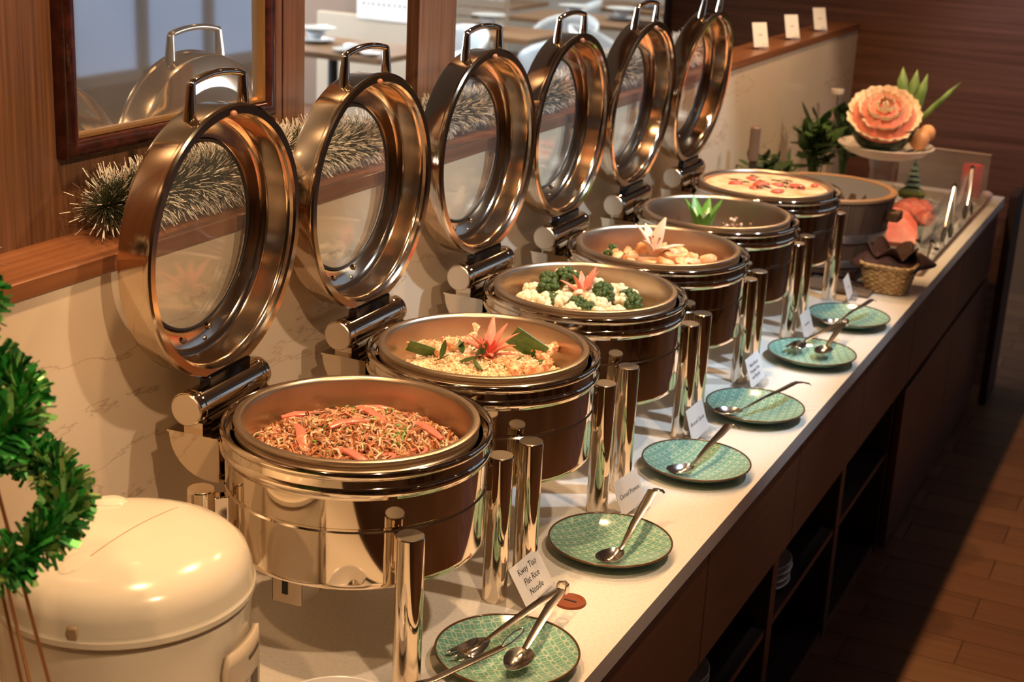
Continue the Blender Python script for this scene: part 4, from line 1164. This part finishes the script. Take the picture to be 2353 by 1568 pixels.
def gl(y0, y1, step=.06, z=.655, ph=0.0):
    out = []; y = y0
    while y <= y1 + 1e-6:
        out.append((-.378 + .012 * sin(y * 9 + ph), y, z + .008 * sin(y * 7 + ph))); y += step
    return out
garland('white tipped dark garland behind the two nearest lids', gl(-.115, .69, z=.656), .060, 12500, 31)
garland('white tipped dark garland end at the left edge of the wooden ledge', gl(-.95, -.40, z=.640), .050, 5200, 32)
garland('white tipped dark garland behind the third and fourth lids', gl(.80, 1.64, z=.650, ph=1.0), .050, 10500, 33)
garland('white tipped dark garland behind the two farthest lids', gl(1.72, 2.66, z=.658, ph=2.0), .056, 9500, 34)

# ================================================================== FAR END OF THE COUNTER
TUBW = wood('tub_wood', (.105, .060, .038), (.165, .098, .062), 'z', .55, 60); TUBR = mat('tub_rim_wood', (.34, .19, .095), .5)
HOOP = mat('tub_hoop_metal', (.62, .63, .66), .35, .9); TUBIN = mat('tub_inside_grey', (.33, .33, .34), .45)
tb = thing('wooden_rice_tub', 'round wooden tub with two metal hoops beside the farthest chafing dish', 'tub', (.045, 2.735, .022))
n = 26
for k in range(n):
    a0, a1 = 2 * pi * k / n, 2 * pi * (k + .965) / n
    vs = []
    for zz, ro in ((0, .178), (.232, .215)):
        for a in (a0, a1):
            vs += [(ro * cos(a), ro * sin(a), zz), ((ro - .020) * cos(a), (ro - .020) * sin(a), zz)]
    MB().add(vs, [(0, 2, 6, 4), (1, 5, 7, 3), (0, 4, 5, 1), (2, 3, 7, 6), (4, 6, 7, 5), (0, 1, 3, 2)]).build('stave', TUBW, tb, smooth=False)
MB().lathe([(.1935, .226), (.1935, .234), (.196, .2365), (.213, .2365), (.2165, .234), (.2165, .226)], 64).build('rim', TUBR, tb, 50)
MB().lathe([(.1925, .232), (.182, .150), (.162, .070), (.150, .062), (0, .060)], 64).build('inner_liner', TUBIN, tb)
MB().lathe([(.1835, .018), (.1870, .040), (.1850, .041), (.1815, .018)], 64, closed=True).build('hoop', HOOP, tb, 30)
MB().lathe([(.1965, .098), (.2005, .124), (.1985, .124), (.1945, .098)], 64, closed=True).build('hoop', HOOP, tb, 30)
MB().box((.218, -.02, .176), (.050, .060, .030), .004).build('handle', TUBW, tb)
tag(MB().box((.045, 2.735, .010), (.30, .30, .020), .002).build('tub_stand', W_DARK), 'dark wooden board under the round tub', 'board')
tag(MB().box((.175, 2.50, .006), (.20, .14, .010), .002).build('slate_board', mat('slate_brown', (.16, .11, .075), .5)), 'flat brown serving board between the farthest dish and the basket', 'board')

# --- wicker basket with brown napkins
WICK = mat('wicker_straw', (.50, .34, .15), .6); noise_color(WICK, (.38, .23, .09), (.60, .43, .21), (1, 1, 1), 90, 3)
bk = thing('wicker_basket', 'small woven straw basket holding dark brown napkins', 'basket', (.302, 2.565, .001))
def bsk(a, z, wv=0.0):
    h = z / .085; k = (1 / (abs(cos(a)) ** 5 + abs(sin(a)) ** 5)) ** .2
    r_ = (.056 + .022 * h) * k + wv
    return (r_ * cos(a), r_ * sin(a), z + .010 * h * h * abs(sin(2 * a)) * 0)
ns = 36
MB().lathe([(0, .002), (.045, .002), (.055, .005)], 36, sq=lambda a: (1 / (abs(cos(a)) ** 5 + abs(sin(a)) ** 5)) ** .2).build('base', WICK, bk)
for j in range(11):
    z = .006 + j * .0075
    pts = [bsk(2 * pi * i / (ns * 2), z, .0022 * (1 if (i // 2 + j) % 2 else -1)) for i in range(ns * 2)]
    MB().tube(pts, .0036, 6, closed=True, flat=(.8, 1.0)).build('woven_strand', WICK, bk, 60)
st = MB().tube([(0, 0, 0), (.011, 0, .045), (.022, 0, .088)], .0020, 5)
for i in range(ns):
    a = 2 * pi * (i + .25) / ns
    MB().tube([bsk(a, .004), bsk(a, .045), bsk(a, .087)], .0020, 5).build('stake', WICK, bk, 60)
for j in range(2):
    pts = [bsk(2 * pi * i / 72, .088 + .002 * sin(i * 1.05 + j * pi), .003 * cos(i * 1.05 + j * pi)) for i in range(72)]
    MB().tube(pts, .0040, 6, closed=True).build('braided_rim', WICK, bk, 60)
NAP = mat('napkin_brown', (.050, .018, .014), .75)
def napkin(label, loc, rz, kind):
    m = MB()
    n, k = 60, 9; vs, fs = [], []
    for j in range(k):
        q = j / (k - 1)
        for i in range(n):
            a = 2 * pi * i / n
            if kind == 0:   # low folded cloth with a raised outer fold
                r_ = .080 * q * (1 + .25 * cos(2 * a + .6)); z = .010 + .026 * sin(pi * q) * (.6 + .4 * sin(3 * a)) - .020 * q * q
            else:           # flared cloth with upright peaks
                pk = abs(sin(2.5 * a + .4)) ** 1.5
                r_ = .012 + (.055 + .012 * pk) * q; z = (.016 + .040 * pk) * q ** 1.3 + .004 * sin(9 * a) * q
            vs.append((r_ * cos(a), r_ * sin(a), z))
    for j in range(k - 1):
        for i in range(n):
            l = (i + 1) % n; fs.append((j * n + i, j * n + l, (j + 1) * n + l, (j + 1) * n + i))
    m.add(vs, fs)
    o = m.build('napkin', NAP, None, 60, loc=loc); o.rotation_euler = (0, 0, rz)
    sm = o.modifiers.new('thickness', 'SOLIDIFY'); sm.thickness = .004
    tag(o, label, 'napkin', 'brown napkins in the basket')
napkin('dark brown napkin folded low along the front of the straw basket', (.288, 2.550, .084), .35, 0)
napkin('dark brown napkin folded into upright peaks in the straw basket', (.300, 2.582, .086), .6, 1)
napkin('dark brown napkin flap hanging over the far side of the basket', (.345, 2.615, .084), 1.4, 0)

# --- fruit bowls on the ice
BOWLG = mat('pale_teal_bowl', (.42, .52, .50), .25); WM = mat('watermelon_flesh', (.85, .20, .14), .4)
noise_color(WM, (.80, .17, .12), (.90, .34, .26), (1, 1, 1), 30, 3)
bw = MB().lathe([(.100, .062), (.1035, .063), (.1040, .060), (.085, .025), (.060, .004), (.04, 0), (0, 0)], 40).lathe([(.100, .062), (.082, .030), (.055, .012), (0, .010)], 40).mesh('bowl_shell', BOWLG, 50)
for (x, yy, lab) in ((.195, 3.02, 'pale teal bowl of watermelon in the ice well behind the tub'), (.200, 3.40, 'pale teal bowl of watermelon chunks at the far side of the ice well')):
    t = thing('fruit_bowl', lab, 'bowl', (x, yy, -.018), 0, 'fruit bowls on the ice'); inst('bowl_shell', bw, t)
wm = [MB().ball((0, 0, 0), .030, 7, 5, .18, random.Random(80 + k), (1.1, .8, .8)).mesh('watermelon_chunk', WM, 35) for k in range(3)]
ws = MB().prism([(-.055, 0), (.055, 0), (.052, .040), (.030, .070), (0, .080), (-.030, .070), (-.052, .040)], -.010, .010, 'y').mesh('watermelon_slice', WM, 30)
for k, (x, yy, z, rx, rz, lab) in enumerate(((.225, 2.965, .050, -.75, .35, 'nearest'), (.195, 2.990, .055, -.55, .3, 'second'), (.165, 3.015, .055, -.4, .25, 'third'), (.215, 3.050, .050, -.5, .4, 'rearmost'))):
    tag(inst('watermelon_slice', ws, None, (x, yy, z), (rx, 0, rz), (1.35, 1.3, 1.3)), '%s flat pink watermelon slice leaning in the nearer fruit bowl' % lab, 'watermelon', 'watermelon slices in the nearer bowl')
for k in range(16):
    a, d = rf.uniform(0, 6.28), .065 * sqrt(rf.random())
    tag(inst('watermelon_chunk', wm[k % 3], None, (.200 + d * cos(a), 3.40 + d * sin(a), .050 + .045 * (1 - d / .07) + rf.uniform(-.004, .01)), (rf.uniform(-1, 1), rf.uniform(-1, 1), rf.uniform(0, 6)), (1.3, 1.3, 1.3)), 'pink watermelon chunk heaped in the farther fruit bowl', 'watermelon', 'watermelon chunks in the farther bowl')
order(G('watermelon chunks in the farther bowl'), 'pink watermelon chunk in the farther fruit bowl')
tag(inst('herb_sprig', pars[0], None, (.130, 3.20, .085), (0, 0, 0), (1.5, 1.5, 1.1)), 'green parsley sprig between the two watermelon bowls', 'parsley')
CHS = mat('cheese_yellow', (.80, .62, .32), .5)
tag(MB().prism([(0, 0), (.09, .01), (.06, .07)], -.012, .020).build('cheese_wedge', CHS, None, 30, loc=(.245, 2.86, -.005)), 'pale yellow wedge beside the basket at the near end of the ice well', 'cheese')

# --- mini Christmas tree and tiny houses
mt = thing('mini_christmas_tree', 'miniature snowy Christmas tree standing behind the watermelon', 'ornament', (.150, 3.62, -.02))
MB().lathe([(0, .10), (.045, .10), (.05, .118), (.030, .135), (0, .14)], 20).build('mossy_base', mat('moss', (.16, .17, .04), .9), mt)
MB().lathe([(0, 0), (.03, 0), (.03, .10), (0, .10)], 20).build('stand', WP, mt)
for k in range(6):
    z = .128 + k * .019; r_ = .040 * (1 - k / 6.6)
    MB().lathe([(0, z + .026), (r_ * .35, z + .016), (r_, z), (r_ * .9, z - .002), (0, z + .004)], 14, sq=lambda a: 1 + .10 * sin(7 * a)).build('branch_tier', mat('snowy_green', (.13, .19, .15), .8), mt, 60)
MB().ball((0, 0, .252), .007, 8, 6).build('red_tip', RED, mt)
hs = thing('toy_house', 'tiny cream toy house with a pointed roof behind the wooden tub', 'ornament', (.015, 3.28, 0))
MB().box((0, 0, .105), (.05, .04, .05)).build('house_wall', mat('toy_cream', (.75, .65, .48), .7), hs, smooth=False)
MB().prism([(-.030, .130), (.030, .130), (0, .175)], -.024, .024, 'y').build('house_roof', mat('toy_roof', (.62, .52, .36), .7), hs, 30)
MB().box((0, 0, .04), (.07, .06, .08)).build('plinth', ACRYL, hs, smooth=False)

# --- pedestal plate with carved watermelon
ps = thing('pedestal_plate', 'oval white pedestal plate carrying the carved watermelon', 'plate stand', (.075, 3.42, 0))
PCER = mat('pinkish_white_ceramic', (.80, .70, .62), .3)
MB().lathe([(0, .255), (.10, .255), (.135, .268), (.165, .292), (.168, .295), (.166, .297), (.130, .276), (.10, .264), (0, .263)], 56).build('plate', PCER, ps, 50)
MB().lathe([(.060, .255), (.045, .20), (.052, .12), (.075, .02), (.080, .002), (0, .002)], 6).build('acrylic_pedestal', ACRYL, ps, 20)
RIND = mat('watermelon_rind', (.018, .045, .020), .25)
noise_color(RIND, (.010, .026, .014), (.06, .11, .045), (18, 18, 2), 1.0, 3, .42, .6)
MEL = mat('carved_pink', (.90, .44, .35), .5); MELW = mat('carved_cream', (.88, .78, .55), .5)
wmx = thing('carved_watermelon', 'watermelon carved into a large pink rose with scalloped cream petals', 'carved watermelon', (.062, 3.385, .372))
nv = Vector((.16, -.62, .77)).normalized()
Q = nv.to_track_quat('Z', 'Y').to_matrix()
m = MB(); m.T = Q.to_4x4()
m.lathe([(0, -.098), (.040, -.092), (.075, -.074), (.100, -.046), (.114, -.012), (.117, .020), (.113, .026)], 40); m.build('rind', RIND, wmx, 80)
m = MB(); m.T = Q.to_4x4()
m.lathe([(.113, .024), (.108, .040), (.092, .058), (.065, .074), (.035, .082), (0, .085)], 40); m.build('flesh', mat('flesh_red', (.82, .25, .18), .5), wmx, 80)
def scallop(L, W):
    """curved petal, base at the origin, growing along +x and rising along +z; cream edge"""
    m = MB(); n, k = 9, 6; vs, fs, mi = [], [], []
    for j in range(k):
        t_ = j / (k - 1)
        for i in range(n):
            s = -1 + 2 * i / (n - 1); wd = W / 2 * (.55 + .45 * sin(pi / 2 * t_)); e = sqrt(max(0, 1 - .35 * s * s))
            vs.append((L * t_ * e + .003 * sin(6 * s) * t_, wd * s, .020 * t_ * t_ + .016 * (1 - s * s) * t_ * 0 + .010 * s * s * (1 - t_)))
    o = len(vs); vs += [(x, y, z - .004) for x, y, z in vs]
    for j in range(k - 1):
        for i in range(n - 1):
            a = j * n + i; m.mi = 1 if j >= k - 3 else 0
            m.add([], []); fs.append((a, a + 1, a + n + 1, a + n)); mi.append(m.mi); fs.append((o + a, o + a + n, o + a + n + 1, o + a + 1)); mi.append(m.mi)
    b = (k - 1) * n
    for i in range(n - 1): fs.append((b + i, b + i + 1, o + b + i + 1, o + b + i)); mi.append(1)
    m.v = vs; m.f = fs; m.m = mi
    return m.mesh('petal', [MEL, MELW], 60)
for (cnt, rad, h, L, W, tilt, ph) in ((13, .084, .032, .046, .060, -.10, 0), (10, .064, .052, .040, .052, -.35, .25), (8, .044, .068, .032, .044, -.60, .1), (6, .025, .078, .026, .034, -.90, .4), (4, .009, .084, .018, .022, -1.2, .0)):
    me = scallop(L, W)
    for k in range(cnt):
        a = ph + 2 * pi * k / cnt
        M = Q.to_4x4() @ Matrix.Rotation(a, 4, 'Z') @ Matrix.Translation((rad, 0, h)) @ Matrix.Rotation(tilt + rf.uniform(-.14, .14), 4, 'Y') @ Matrix.Rotation(rf.uniform(-.2, .2), 4, 'X')
        o = inst('petal', me, wmx); o.matrix_local = M
for (x, yy, z, s, lab) in ((.190, 3.400, .330, .036, 'peach coloured fruit beside the carved watermelon'), (.205, 3.46, .345, .028, 'small peach coloured fruit at the back of the pedestal plate')):
    o = MB().ball((0, 0, 0), s, 16, 10, .02, sc=(1, 1, 1.05)).build('peach', mat('peach_skin', (.85, .42, .20), .5), None, 80, loc=(x, yy, z)); tag(o, lab, 'fruit')
STRAP = mat('pandan_leaf', (.13, .24, .05), .45); noise_color(STRAP, (.09, .18, .03), (.24, .36, .12), (30, 30, 2), 1.0, 3)
def strap(label, base, tip, W, bow):
    b, t_ = Vector(base), Vector(tip); m = MB(); ax = (t_ - b); sd = ax.cross(Vector((.2, -1, .2))).normalized(); nn = sd.cross(ax).normalized()
    pts = [ax * q + nn * bow * sin(pi * q) for q in arc(9, 0, 1)]; ww = [W * (.5 + .5 * sin(pi * min(1, q * 1.1 + .08))) if q < .75 else W * max(.04, (1 - q) / .25 * .8) for q in arc(9, 0, 1)]
    m.ribbon(pts, ww, sd); o = m.build('strap_leaf', STRAP, None, 60, loc=base); sm = o.modifiers.new('thickness', 'SOLIDIFY'); sm.thickness = .0015
    tag(o, label, 'leaf', 'strap leaves behind the carved watermelon')
strap('leftmost upright green strap leaf behind the carved watermelon', (.105, 3.47, .38), (.085, 3.50, .560), .044, .01)
strap('middle upright green strap leaf behind the carved watermelon', (.125, 3.47, .36), (.135, 3.50, .555), .046, -.01)
strap('short green strap leaf beside the middle one behind the melon', (.140, 3.465, .35), (.172, 3.50, .545), .038, .01)
strap('long thin green strap leaf slanting to the right behind the melon', (.150, 3.45, .36), (.290, 3.50, .530), .020, .015)

# --- leafy plants against the marble
def plant(label, loc, stems, seed, mt, L0=.06, W0=.026, z0=0.0):
    t = thing('leafy_plant', label, 'plant', loc); r = random.Random(seed)
    lm = leaf_mesh('leaf', L0, W0, mt, .25)
    m = MB()
    m.lathe([(0, 0), (.035, 0), (.042, .05), (.038, .055), (0, .05)], 20); m.build('pot', W_DARK, t)
    for s in range(stems):
        a = r.uniform(0, 6.28); sp = r.uniform(.01, .075); h = r.uniform(.14, .30) + z0
        tip = Vector((sp * cos(a) * .7, sp * sin(a) * 1.6, h)); mid = tip * .5 + Vector((0, 0, .03))
        MB().tube([(0, 0, .04), mid, tip], [.003, .0022, .0014], 5).build('stem', mt, t, 60)
        for k in range(6):
            q = .35 + .65 * k / 5; p = mid * (1 - q) + tip * q
            s_ = r.uniform(.7, 1.25)
            inst('leaf', lm, t, p, (r.uniform(-.5, .5), r.uniform(-.9, .4), r.uniform(0, 6.28)), (s_, s_, s_))
PL1 = mat('plant_leaf_dark', (.030, .065, .018), .4); PL2 = mat('plant_leaf_fern', (.050, .105, .025), .45)
plant('dark leafy plant against the marble behind the farthest dish', (-.235, 2.93, 0), 15, 51, PL1)
plant('low leafy plant between the tub and the marble wall', (-.225, 3.16, 0), 13, 52, PL1, .075, .018, -.05)
plant('tall leafy plant beside the carved watermelon', (-.185, 3.50, 0), 18, 53, PL2, .075, .030, .06)
plant('dark leafy plant half hidden behind the pedestal plate', (-.150, 3.78, 0), 14, 54, PL1, .07, .030, .05)
cs_ = thing('candle_stick', 'dark upright candle holder against the marble beyond the farthest lid', 'candle holder', (-.215, 2.775, 0))
MB().lathe([(0, 0), (.035, 0), (.035, .012), (.012, .02), (.011, .30), (0, .30)], 16).build('holder', W_DARK, cs_); MB().lathe([(.017, .30), (.017, .405), (.012, .41), (0, .41)], 16).build('candle', mat('brown_wax', (.16, .095, .06), .5), cs_)
cs_ = thing('candle_stick', 'slim pale candle holder rising above the tall plant', 'candle holder', (-.235, 3.92, 0))
MB().lathe([(0, 0), (.035, 0), (.035, .012), (.010, .02), (.009, .38), (0, .38)], 16).build('holder', BRUSH, cs_); MB().lathe([(.011, .375), (.024, .385), (.026, .40), (.010, .40), (0, .40)], 16).build('cup', PCER, cs_)

# --- red candle and stone
cd = thing('red_candle', 'thick red pillar candle at the far end of the counter', 'candle', (.275, 4.195, 0))
WAX = mat('red_wax', (.62, .030, .035), .4)
MB().lathe([(0, 0), (.040, 0), (.041, .004), (.041, .122), (.038, .126), (.033, .123), (.025, .112), (0, .108)], 32).build('wax', WAX, cd)
MB().tube([(0, 0, .108), (.001, 0, .120)], .0012, 5).build('wick', BLACK, cd)
tag(MB().ball((0, 0, .012), .020, 10, 7, .15, random.Random(4), (1.1, .9, .75)).build('pebble', mat('pebble_pink', (.62, .48, .44), .7), None, 60, loc=(.340, 4.205, .001)), 'small pale pebble beside the red candle', 'pebble')

# --- acrylic guard and tongs at the ice well
gd = thing('sneeze_guard', 'clear acrylic guard standing along the front of the ice well', 'guard', (0, 0, 0))
m = MB(); m.add([(.318, 2.92, .0035), (.318, 3.92, .0035), (.318, 3.92, .165), (.318, 3.02, .150), (.314, 2.92, .0035), (.314, 3.92, .0035), (.314, 3.92, .165), (.314, 3.02, .150)],
                [(0, 1, 2, 3), (7, 6, 5, 4), (0, 4, 5, 1), (1, 5, 6, 2), (2, 6, 7, 3), (3, 7, 4, 0)]); m.build('front_sheet', ACRYL, gd, 20)
MB().box((.19, 4.00, .105), (.34, .004, .20)).build('end_sheet', ACRYL, gd, smooth=False)
MB().box((.19, 4.00, .2055), (.342, .006, .003)).build('top_edge', mat('acrylic_edge', (.75, .62, .55), .3), gd, smooth=False)
BG = mat('black_grip', (.02, .018, .016), .5)
def stand_tongs(label, apex, f1, f2):
    t = thing('salad_tongs', label, 'tongs', apex, 0, 'tongs leaning on the acrylic guard'); A = Vector(apex)
    for f in (f1, f2):
        d = Vector(f) - A
        arm = MB().tube([(0, 0, 0), d * .5, d * .78], [.005, .0055, .004], 6, flat=(1, .3)).build('arm', CUTLERY, t, 60)
        MB().tube([d * .74, d * .86, d], [.0055, .0105, .007], 8, flat=(1, .5)).build('black_tip', BG, arm, 60)
    MB().tube([(-.006, -.004, -.004), (0, 0, .006), (.006, .004, -.004)], .005, 6).build('spring', BG, t, 60)
stand_tongs('black tipped steel tongs leaning on the middle of the acrylic guard', (.322, 3.47, .172), (.346, 3.36, .010), (.334, 3.28, .010))
stand_tongs('black tipped steel tongs leaning on the far end of the acrylic guard', (.322, 3.83, .180), (.346, 3.80, .006), (.336, 3.70, .010))
stand_tongs('black tipped steel tongs lying low behind the straw basket', (.338, 3.04, .060), (.346, 2.92, .008), (.340, 3.15, .010))

# ================================================================== DINING ROOM BEYOND THE OPENINGS
TT = wood('dining_table_wood', (.16, .085, .038), (.26, .15, .075), 'x', .35, 40); NAVY = mat('navy_upholstery', (.012, .018, .032), .6); SHELL = mat('pale_blue_shell', (.52, .58, .62), .35); STEELB = mat('black_leg', (.015, .015, .015), .4)
GRPL = mat('grey_plate', (.50, .54, .55), .25)
TABTOP = -.13
def table(label, x, y, W, D):
    t = thing('dining_table', label, 'table', (x, y, F), 0, 'dining tables beyond the openings')
    h = TABTOP - F
    MB().box((0, 0, h - .02), (W, D, .04), .003).build('tabletop', TT, t, smooth=False)
    MB().lathe([(0, 0), (.24, 0), (.24, .012), (.04, .03), (.035, h - .04), (0, h - .04)], 20).build('pedestal', STEELB, t)
pl_d = MB().lathe([(0, .008), (.08, .008), (.135, .022), (.138, .024), (.134, .021), (.08, .004), (.05, 0), (0, 0)], 28).mesh('dinner_plate', GRPL, 50)
bw_d = MB().lathe([(0, .004), (.03, 0), (.06, .03), (.075, .055), (.072, .055), (.055, .030), (0, .010)], 24).mesh('small_bowl', WP, 50)
nap_d = MB().ball((0, 0, .02), .05, 10, 6, .25, random.Random(2), (1.2, .6, .5)).mesh('folded_napkin', WP, 50)
def setting(x, y, k, where):
    tag(inst('dinner_plate', pl_d, None, (x, y, TABTOP)), 'grey dinner plate on the dining table %s' % where, 'plate', 'plates on the dining tables')
    tag(inst('small_bowl', bw_d, None, (x, y, TABTOP + .022)), 'white bowl on the dinner plate %s' % where, 'bowl', 'bowls on the dining tables')
    tag(inst('dinner_plate', pl_d, None, (x, y, TABTOP + .085), (0, 0, 0), (1.05, 1.05, 1)), 'grey plate raised on the bowl %s' % where, 'plate', 'plates on the dining tables')
def chair(label, x, y, rz, seatmat=NAVY):
    t = thing('dining_chair', label, 'chair', (x, y, F), rz, 'dining chairs beyond the openings')
    m = MB(); vs, fs = [], []
    n, k = 13, 7
    for j in range(k):
        q = j / (k - 1)
        for i in range(n):
            a = -1.9 + 3.8 * i / (n - 1); r_ = .24 + .03 * q; top = .47 + (.36 * (cos(a * .5) ** 1.2) + .02) * q
            vs.append((-r_ * cos(a) + .02, r_ * sin(a), top))
    for j in range(k - 1):
        for i in range(n - 1): fs.append((j * n + i, j * n + i + 1, (j + 1) * n + i + 1, (j + 1) * n + i))
    o = m.add(vs, fs).build('backrest', SHELL, t, 60); sm = o.modifiers.new('thickness', 'SOLIDIFY'); sm.thickness = .025
    MB().lathe([(0, .42), (.20, .42), (.245, .44), (.245, .465), (.22, .485), (0, .49)], 28).build('seat', seatmat, t, 50)
    for sx in (-1, 1):
        for sy in (-1, 1): MB().tube([(sx * .13, sy * .13, .43), (sx * .20, sy * .20, 0)], [.014, .010], 8).build('leg', STEELB, t)
table('wooden dining table seen through the opening beside the mirror panel', -4.65, 7.25, 1.25, .85)
setting(-4.83, 7.30, 0, 'seen above the second lid'); 
tag(inst('dinner_plate', pl_d, None, (-4.35, 7.02, TABTOP)), 'grey plate with a napkin near the right table edge above the second lid', 'plate', 'plates on the dining tables')
tag(inst('folded_napkin', nap_d, None, (-4.36, 7.03, TABTOP + .015)), 'white folded napkin on the plate above the second lid', 'napkin')
tag(inst('small_bowl', bw_d, None, (-4.14, 6.92, TABTOP), (0, 0, 0), (1, 1, .5)), 'small white dish at the table corner above the second lid', 'bowl')
chair('pale shell chair at the right end of the dining table above the second lid', -3.70, 7.02, pi + .5)
chair('navy seated chair in front of the dining table above the second lid', -4.75, 6.45, -1.4)
chair('navy seated chair at the left of the dining table above the second lid', -5.75, 6.95, -.4)
table('wooden dining table seen above the third lid', -4.25, 9.10, .90, .80)
setting(-4.40, 9.20, 1, 'seen above the third lid')
chair('pale shell chair by the dining table above the third lid', -3.48, 8.55, pi - .6)
chair('blue grey shell chair between the third and fourth lids', -3.42, 9.28, .2)
chair('navy seated chair before the dining table above the third lid', -4.25, 8.30, -1.7)
table('dining table seen above the fourth lid', -4.10, 10.65, 1.3, .85)
setting(-4.25, 10.6, 2, 'seen above the fourth lid'); setting(-3.85, 10.75, 3, 'right of the fourth lid handle')
chair('pale shell chair at the table above the fourth lid', -3.12, 10.55, pi)
chair('navy seated chair before the table above the fourth lid', -4.0, 9.86, -1.6)
table('dining table at the back seen past the fifth lid', -3.95, 12.2, 1.6, .9)
setting(-4.1, 12.1, 4, 'at the back past the fifth lid')
table('dining table at the back left of the slatted screen', -5.65, 11.4, 1.2, .85)
setting(-5.4, 11.3, 5, 'at the back behind the slatted screen')
chair('pale shell chair at the back table beyond the slatted screen', -4.62, 11.44, pi + .3)
# low cream partition, taller brown panel, poster, posts, slatted screen
CRP = mat('cream_panel', (.52, .43, .32), .6); BRP = mat('brown_panel', (.26, .17, .115), .6)
tag(MB().box((-5.05, 8.62, (F - .06) / 2), (1.22, .06, -.06 - F), .004).build('low_partition', CRP, None, smooth=False), 'low cream partition behind the dining table and poster', 'partition')
tag(MB().box((-5.50, 8.90, (F + 1.7) / 2), (1.42, .06, 1.7 - F)).build('tall_panel', BRP, None, smooth=False), 'tall brown panel behind the low cream partition', 'panel')
po = thing('hanging_poster', 'white sheet with rows of small dark marks hanging over the partition', 'poster', (-5.02, 8.575, -.06))
MB().box((0, 0, .26), (.50, .003, .56)).build('sheet', mat('poster_white', (.80, .79, .77), .6), po, smooth=False)
m = MB(); rp_ = random.Random(6)
for j in range(5):
    for i in range(9): m.box((-.19 + i * .048 + rp_.uniform(-.006, .006), -.0022, .10 + j * .085), (.014, .001, .030 * rp_.uniform(.5, 1.1)))
m.build('printed_marks', mat('poster_ink', (.16, .11, .09), .7), po, smooth=False)
tag(MB().lathe([(0, F), (.14, F), (.14, F + .015), (.028, F + .03), (.028, 1.0), (.04, 1.02), (.04, 1.2), (0, 1.2)], 16, c=(-3.27, 6.05, 0)).build('dark_post', STEELB), 'slim black floor post seen beside the wooden post', 'post')
ss = thing('slatted_screen', 'cream slatted screen in the dining room beside the wooden post', 'screen', (-4.75, 9.75, F))
for k in range(16): MB().box((0, 0, .30 + k * .085), (.46, .02, .066), .004).build('slat', CRP, ss, smooth=False)
for s in (-1, 1): MB().box((s * .24, .012, .85), (.03, .03, 1.7)).build('upright', CRP, ss, smooth=False)
tag(MB().box((-3.35, 11.3, (F + 1.7) / 2), (.18, .18, 1.7 - F)).build('square_column', BRP, None, smooth=False), 'brown square column among the back dining tables', 'column')
